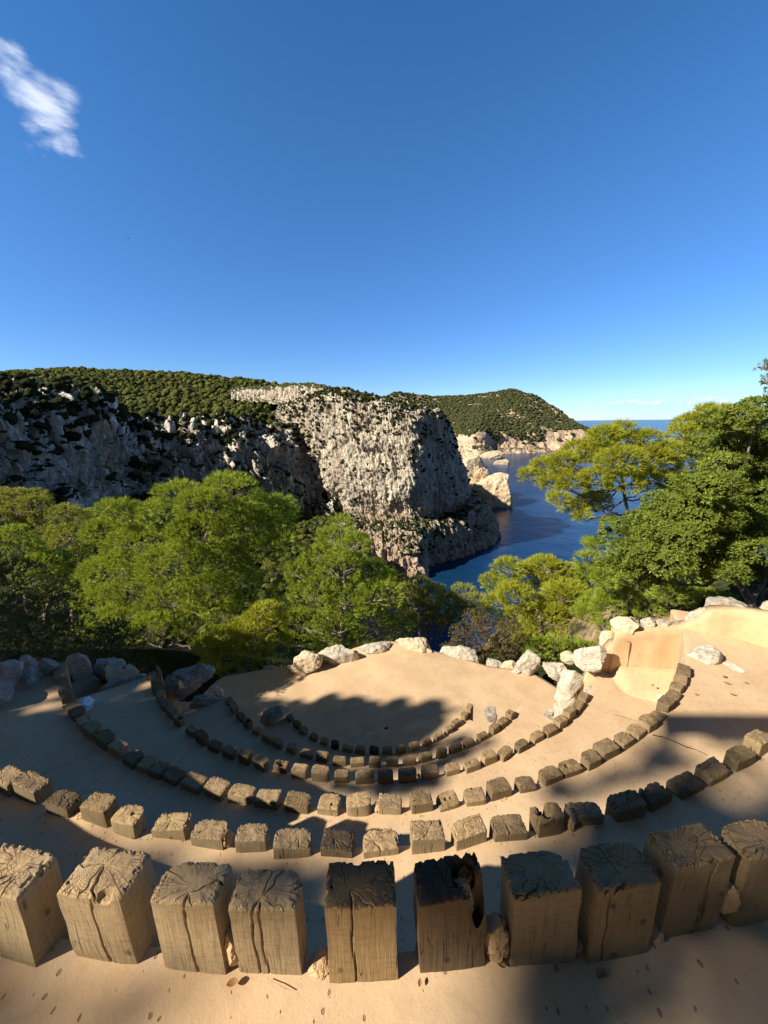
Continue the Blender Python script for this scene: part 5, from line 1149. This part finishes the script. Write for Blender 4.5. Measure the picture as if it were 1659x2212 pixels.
sh('C', [(-400, 0), (0, 80), (150, 165), (450, 155), (560, 205), (700, 150), (850, 100), (980, 130), (1130, 100), (1250, 140), (1400, 205), (1500, 145), (1632, 130), (1720, 215), (1800, 190), (1902, 140), (2100, 160), (2130, 250), (2190, 290), (2080, 345), (2100, 400), (1960, 520), (1780, 610), (1382, 650), (1000, 640), (700, 480), (450, 250), (200, 230), (0, 330), (-250, 300), (-400, 150)], GZ[6])
# left rocks and dark bushes
sh(None, [(-300, 1390), (0, 1410), (140, 1400), (480, 1420), (500, 1500), (430, 1530), (360, 1500), (300, 1490), (0, 1540), (-300, 1600)], None, 6.8)
sh(None, [(-400, 1130), (-40, 1150), (60, 1215), (120, 1270), (210, 1325), (300, 1385), (335, 1440), (150, 1450), (-400, 1450)], None, 8.6)
sh(None, [(-400, 1150), (0, 1230), (100, 1300), (200, 1370), (300, 1420), (300, 1450), (-400, 1450)], None, 10.2)
for yy in (4.4, 5.2, 6.0): sh(None, [(-400, 1370), (150, 1395), (220, 1470), (100, 1520), (0, 1570), (-400, 1640)], None, yy)
# right side dapple, thrown by higher branches
sh('L', [(690, 640), (760, 620), (960, 640), (1080, 640), (900, 690), (790, 715), (720, 700)], GZ[2], g='R')
sh('L', [(1090, 470), (1180, 440), (1260, 560), (1330, 560), (1200, 605), (1120, 545)], GZ[2], g='R')
sh('L', [(800, 480), (920, 478), (915, 500), (820, 500)], GZ[2], g='R')
sh('L', [(1210, 420), (1300, 400), (1420, 425), (1380, 480), (1240, 480)], GZ[2], dens=.5, g='R')
sh('K', [(600, 95), (860, 70), (900, 130), (900, 200), (980, 330), (900, 330), (760, 170), (640, 150)], GZ[1], g='R')
sh('K', [(1060, -20), (1180, 0), (1280, 150), (1420, 215), (1330, 270), (1130, 100)], GZ[1], g='R')
sh('K', [(1280, 60), (1659, 30), (1800, 20), (1800, 130), (1659, 100), (1330, 120)], GZ[1], g='R')
sh('K', [(440, 380), (620, 200), (760, 240), (900, 400), (640, 420), (500, 560)], GZ[0], dens=.75, g='R')
sh('K', [(230, 700), (480, 660), (520, 790), (480, 1000), (230, 1000)], GZ[0], g='R')
sh('K', [(480, 800), (800, 820), (1100, 830), (1500, 900), (1500, 1000), (480, 1000)], GZ[0], g='R')
sh('K', [(800, 300), (1659, 330), (1800, 560), (1659, 560), (1300, 560), (1180, 600), (1240, 720), (1330, 830), (1120, 840), (1000, 640), (830, 560), (900, 420)], GZ[0], dens=.72, g='R')
sh('K', [(1560, 560), (1900, 560), (1900, 1000), (1440, 1000), (1500, 920), (1600, 820), (1620, 700)], GZ[0], g='R')
sh('K', [(1200, 90), (1900, 90), (1900, 400), (1000, 330)], TOPS[0], dens=.55, g='R')
sh('L', [(690, 655), (960, 590), (1100, 470), (1210, 430), (1420, 440), (1659, 430), (1800, 430), (1659, 470), (1430, 500), (1330, 570), (1060, 640), (900, 700)], GZ[2], dens=.55, g='R')
sh('K', [(600, 170), (760, 100), (900, 60), (1250, -20), (1659, -90), (1850, -100), (1850, 160), (1100, 340), (620, 330)], GZ[1], dens=.68, g='R')
sh('L', [(770, 690), (940, 660), (1110, 620), (1240, 560), (1380, 530), (1510, 480), (1520, 600), (1100, 740), (780, 820)], TOPS[1], dens=.6, g='R')
sh('K', [(560, 800), (1659, 780), (1900, 780), (1900, 1000), (560, 1000)], GZ[0], dens=.62, g='R')
sh('K', [(200, 700), (820, 610), (1659, 450), (1950, 400), (1950, 1050), (200, 1050)], GZ[0], dens=.6, g='R')
sh('K', [(-80, 200), (440, 160), (640, 150), (1659, 80), (1900, 80), (1900, 420), (440, 380), (-80, 420)], TOPS[0], dens=.58, g='R')
LIT = []
for c, pts, z in (('A', [(300, 555), (460, 505), (600, 470), (610, 500), (440, 550), (330, 590)], GZ[2]), ('A', [(560, 610), (680, 580), (685, 610), (590, 630)], GZ[2]), ('A', [(1555, 400), (1640, 355), (1650, 380), (1560, 410)], GZ[3]), ('B', [(430, 905), (530, 865), (540, 885), (440, 915)], GZ[3]), ('B', [(1380, 1000), (1450, 965), (1455, 990), (1400, 1010)], GZ[4]),
                  ('C', [(0, 1050), (150, 960), (250, 990), (180, 1100), (60, 1090)], GZ[3]), ('C', [(680, 1110), (760, 1065), (770, 1090), (700, 1130)], GZ[3]), ('M', [(880, 745), (960, 712), (1140, 790), (1000, 740)], GZ[2]), 
                  ('I', [(100, 60), (340, 90), (340, 170), (170, 240), (100, 210)], TOPS[1]), ('I', [(530, 390), (660, 270), (810, 320), (800, 400), (600, 460)], TOPS[1]), ('I', [(780, 440), (900, 330), (1050, 350), (1050, 560), (880, 560)], TOPS[1]), ('I', [(1070, 490), (1170, 370), (1360, 410), (1360, 600), (1280, 630), (1070, 570)], TOPS[1]), ('I', [(1360, 560), (1440, 420), (1659, 460), (1659, 690), (1360, 640)], TOPS[1]),
                  ('I', [(-60, 1000), (0, 660), (105, 580), (440, 640), (430, 800), (210, 950)], TOPS[0]), ('J', [(230, 350), (370, 185), (630, 240), (530, 560), (300, 440)], TOPS[0]), ('J', [(615, 410), (790, 210), (985, 235), (900, 440), (930, 700), (660, 560)], TOPS[0]), ('J', [(1000, 410), (1060, 230), (1290, 240), (1340, 420), (1330, 600), (1020, 600)], TOPS[0])):
    LIT.append((Dc(c, pts), z))

def grown(x, y, poly, m):
    c = inpoly(x, y, poly)
    for i in range(len(poly)):
        a, b = poly[i], poly[(i + 1) % len(poly)]; ab = b - a; t = np.clip(((x - a[0]) * ab[0] + (y - a[1]) * ab[1]) / (ab @ ab + 1e-9), 0, 1)
        c |= np.hypot(x - a[0] - t * ab[0], y - a[1] - t * ab[1]) < m
    return c
def to_sun(pts3): return np.stack([pts3 @ e1, pts3 @ e2], 1)
def sunpoly(poly, z, Y): return to_sun(np.array([atZ(x, y, z) if z is not None else atY(x, y, Y) for x, y in poly]))
CELL = .055
def shade_tree(name, label, g, t0, t1, seed, leafsize, base, trunk_r, sides=None, kind_dens=1.):
    r = np.random.default_rng(seed); polys = [(sunpoly(p, z, Y), dn) for p, z, Y, dn, gg in SH if gg == g]; lits = [sunpoly(p, z, None) for p, z in LIT]
    allp = np.concatenate([p for p, _ in polys]); lo, hi = allp.min(0), allp.max(0)
    ax = np.arange(lo[0], hi[0], CELL); ay = np.arange(lo[1], hi[1], CELL); X, Y_ = np.meshgrid(ax, ay, indexing='ij'); X = X.ravel() + r.uniform(-.5, .5, X.size) * CELL; Y_ = Y_.ravel() + r.uniform(-.5, .5, Y_.size) * CELL
    dn = np.zeros(X.shape)
    q3 = np.stack([X * 4.2, Y_ * 4.2, 0 * X], 1); wx, wy = fbm(q3, 3) * .13, fbm(q3 + 31, 3) * .13
    for p, d in polys: dn = np.maximum(dn, inpoly(X + wx, Y_ + wy, p) * d)
    if g == 'L':
        for p in lits: dn *= ~grown(X, Y_, p, .05)
    nz = fbm(np.stack([X * 1.7, Y_ * 1.7, 0 * X + seed], 1), 3)
    keep = (dn > 0) & (nz > (-1.3 + (1 - dn) * 2.3)); X, Y_ = X[keep], Y_[keep]; n = len(X)
    lump = fbm(np.stack([X * .5, Y_ * .5, 0 * X + seed + 9], 1), 2)
    t = (t0 + t1) / 2 + (t1 - t0) * .5 * np.clip(lump * 1.6, -1, 1) + r.uniform(-.5, .5, n)
    P = X[:, None] * e1 + Y_[:, None] * e2 + t[:, None] * s_dir
    root = empty(name, base); inv = Matrix.Translation(-Vector(base))
    V = tufts(P, norm(r.normal(size=(n, 3)) + (0, 0, .5)), leafsize, 26, leafsize * 1.1, r, (.3, 1.5))
    o = mesh_obj('crown', V, np.arange(len(V)).reshape(-1, 3), M_shade, root); o.matrix_parent_inverse = inv
    mb = MB(); cen = P.mean(0); b0 = np.array(base, float); tp = catmull(np.array([b0 - (0, 0, .5), b0, b0 * .7 + cen * .3 + (0, 0, (cen[2] - b0[2]) * .35), cen + e1 * (3.5 if g == 'R' else 0), cen + e1 * (1.5 if g == 'R' else 0)]), 16); v, f = tube(tp, np.linspace(trunk_r, trunk_r * .4, 16), 10, .03); mb.add(v, f)
    mb.build('trunk', M_bark, root, True).matrix_parent_inverse = inv
    mb = MB()
    for k in r.choice(n, 12, replace=False):
        v, f = tube(limb_path(tp[r.integers(13, 16)], P[k], r, .02), np.linspace(.04, .008, 7), 6); mb.add(v, f)
    mb.build('limbs', M_bark, root, True).matrix_parent_inverse = inv
    tag(root, label, 'pine tree', 'shade trees behind the viewer'); return P
PLs = shade_tree('shade_pine', 'tall pine behind the viewer on the left throwing shade on the terraces', 'L', 13, 27, 31, .075, (-20.5, -.2, GZ[0]), .32)
PRs = shade_tree('shade_pine', 'tall pine behind the viewer on the right throwing dappled shade', 'R', 14, 30, 32, .085, (-15., -13.5, GZ[0]), .25)
# unseen dark foliage screen behind the viewer, added to block sky light
def sky_blocker():
    r = np.random.default_rng(77); root = empty('sky_blocker', (8, -5.5, GZ[0])); inv = Matrix.Translation(-root.location)
    lob = [(np.array([x + r.uniform(-.4, .4), -5.2 + r.uniform(-.6, .6) - .15 * x, z + r.uniform(-.4, .4)]), r.uniform(1.1, 1.5)) for x in np.arange(-.5, 17, 1.5) for z in np.arange(-1., 8.0, 1.5)]
    P, Dn = shoots(lob, 42, r); V = rosettes(P, Dn, .2, 7, r, .5); o = mesh_obj('foliage', V, np.arange(len(V)).reshape(-1, 4), M_darkleaf, root); o.matrix_parent_inverse = inv
    for x in np.arange(0, 17, 2.):
        v, f = tube([(x, -5.3 - .15 * x, GZ[0] - .2), (x + .1, -5.3 - .15 * x, 2.), (x, -5.3 - .15 * x, 6.5)], [.12, .09, .04], 7); mesh_obj('stem', v, f, M_bark, root, True).matrix_parent_inverse = inv
    tag(root, 'unseen dark foliage screen added behind the viewer to block sky light', 'sky_blocker')
sky_blocker()
# straight edged beam of the garden pergola behind the viewer
def beam():
    a = atZ(*Dc('L', [(1195, 385)])[0], GZ[2]); b = atZ(*Dc('L', [(1900, 392)])[0], GZ[2]); b2 = a + (b - a) * 3.2; t = 17.
    A, B = a + s_dir * t, b2 + s_dir * t; d = norm(B - A); n = norm(np.cross(d, s_dir)); w, h = .15, .06
    V = []; 
    for q in (A, B):
        for sx, sy in ((-1, -1), (1, -1), (1, 1), (-1, 1)): V.append(q + n * sx * w + s_dir * sy * h)
    root = empty('pergola', (A[0], A[1], GZ[0])); inv = Matrix.Translation(-root.location)
    o = mesh_obj('beam', np.array(V), np.array([[0, 1, 2, 3], [7, 6, 5, 4], [0, 4, 5, 1], [1, 5, 6, 2], [2, 6, 7, 3], [3, 7, 4, 0]]), M_wood, root); o.matrix_parent_inverse = inv
    for q in (A + (B - A) * .72, B - d * .2):
        v, f = tube([(q[0], q[1], GZ[0] - .1), (q[0], q[1], q[2])], [.07, .07], 8); mesh_obj('pergola_post', v, f, M_wood, root).matrix_parent_inverse = inv
    tag(root, 'timber pergola beam on posts standing behind the viewer', 'pergola')
beam()
print('faces', sum(len(o.data.polygons) for o in bpy.data.objects if o.type == 'MESH'))
print('casters in view', [float((p[:, 1] > np.abs(p[:, 0]) * .9).sum()) for p in (PLs, PRs)])
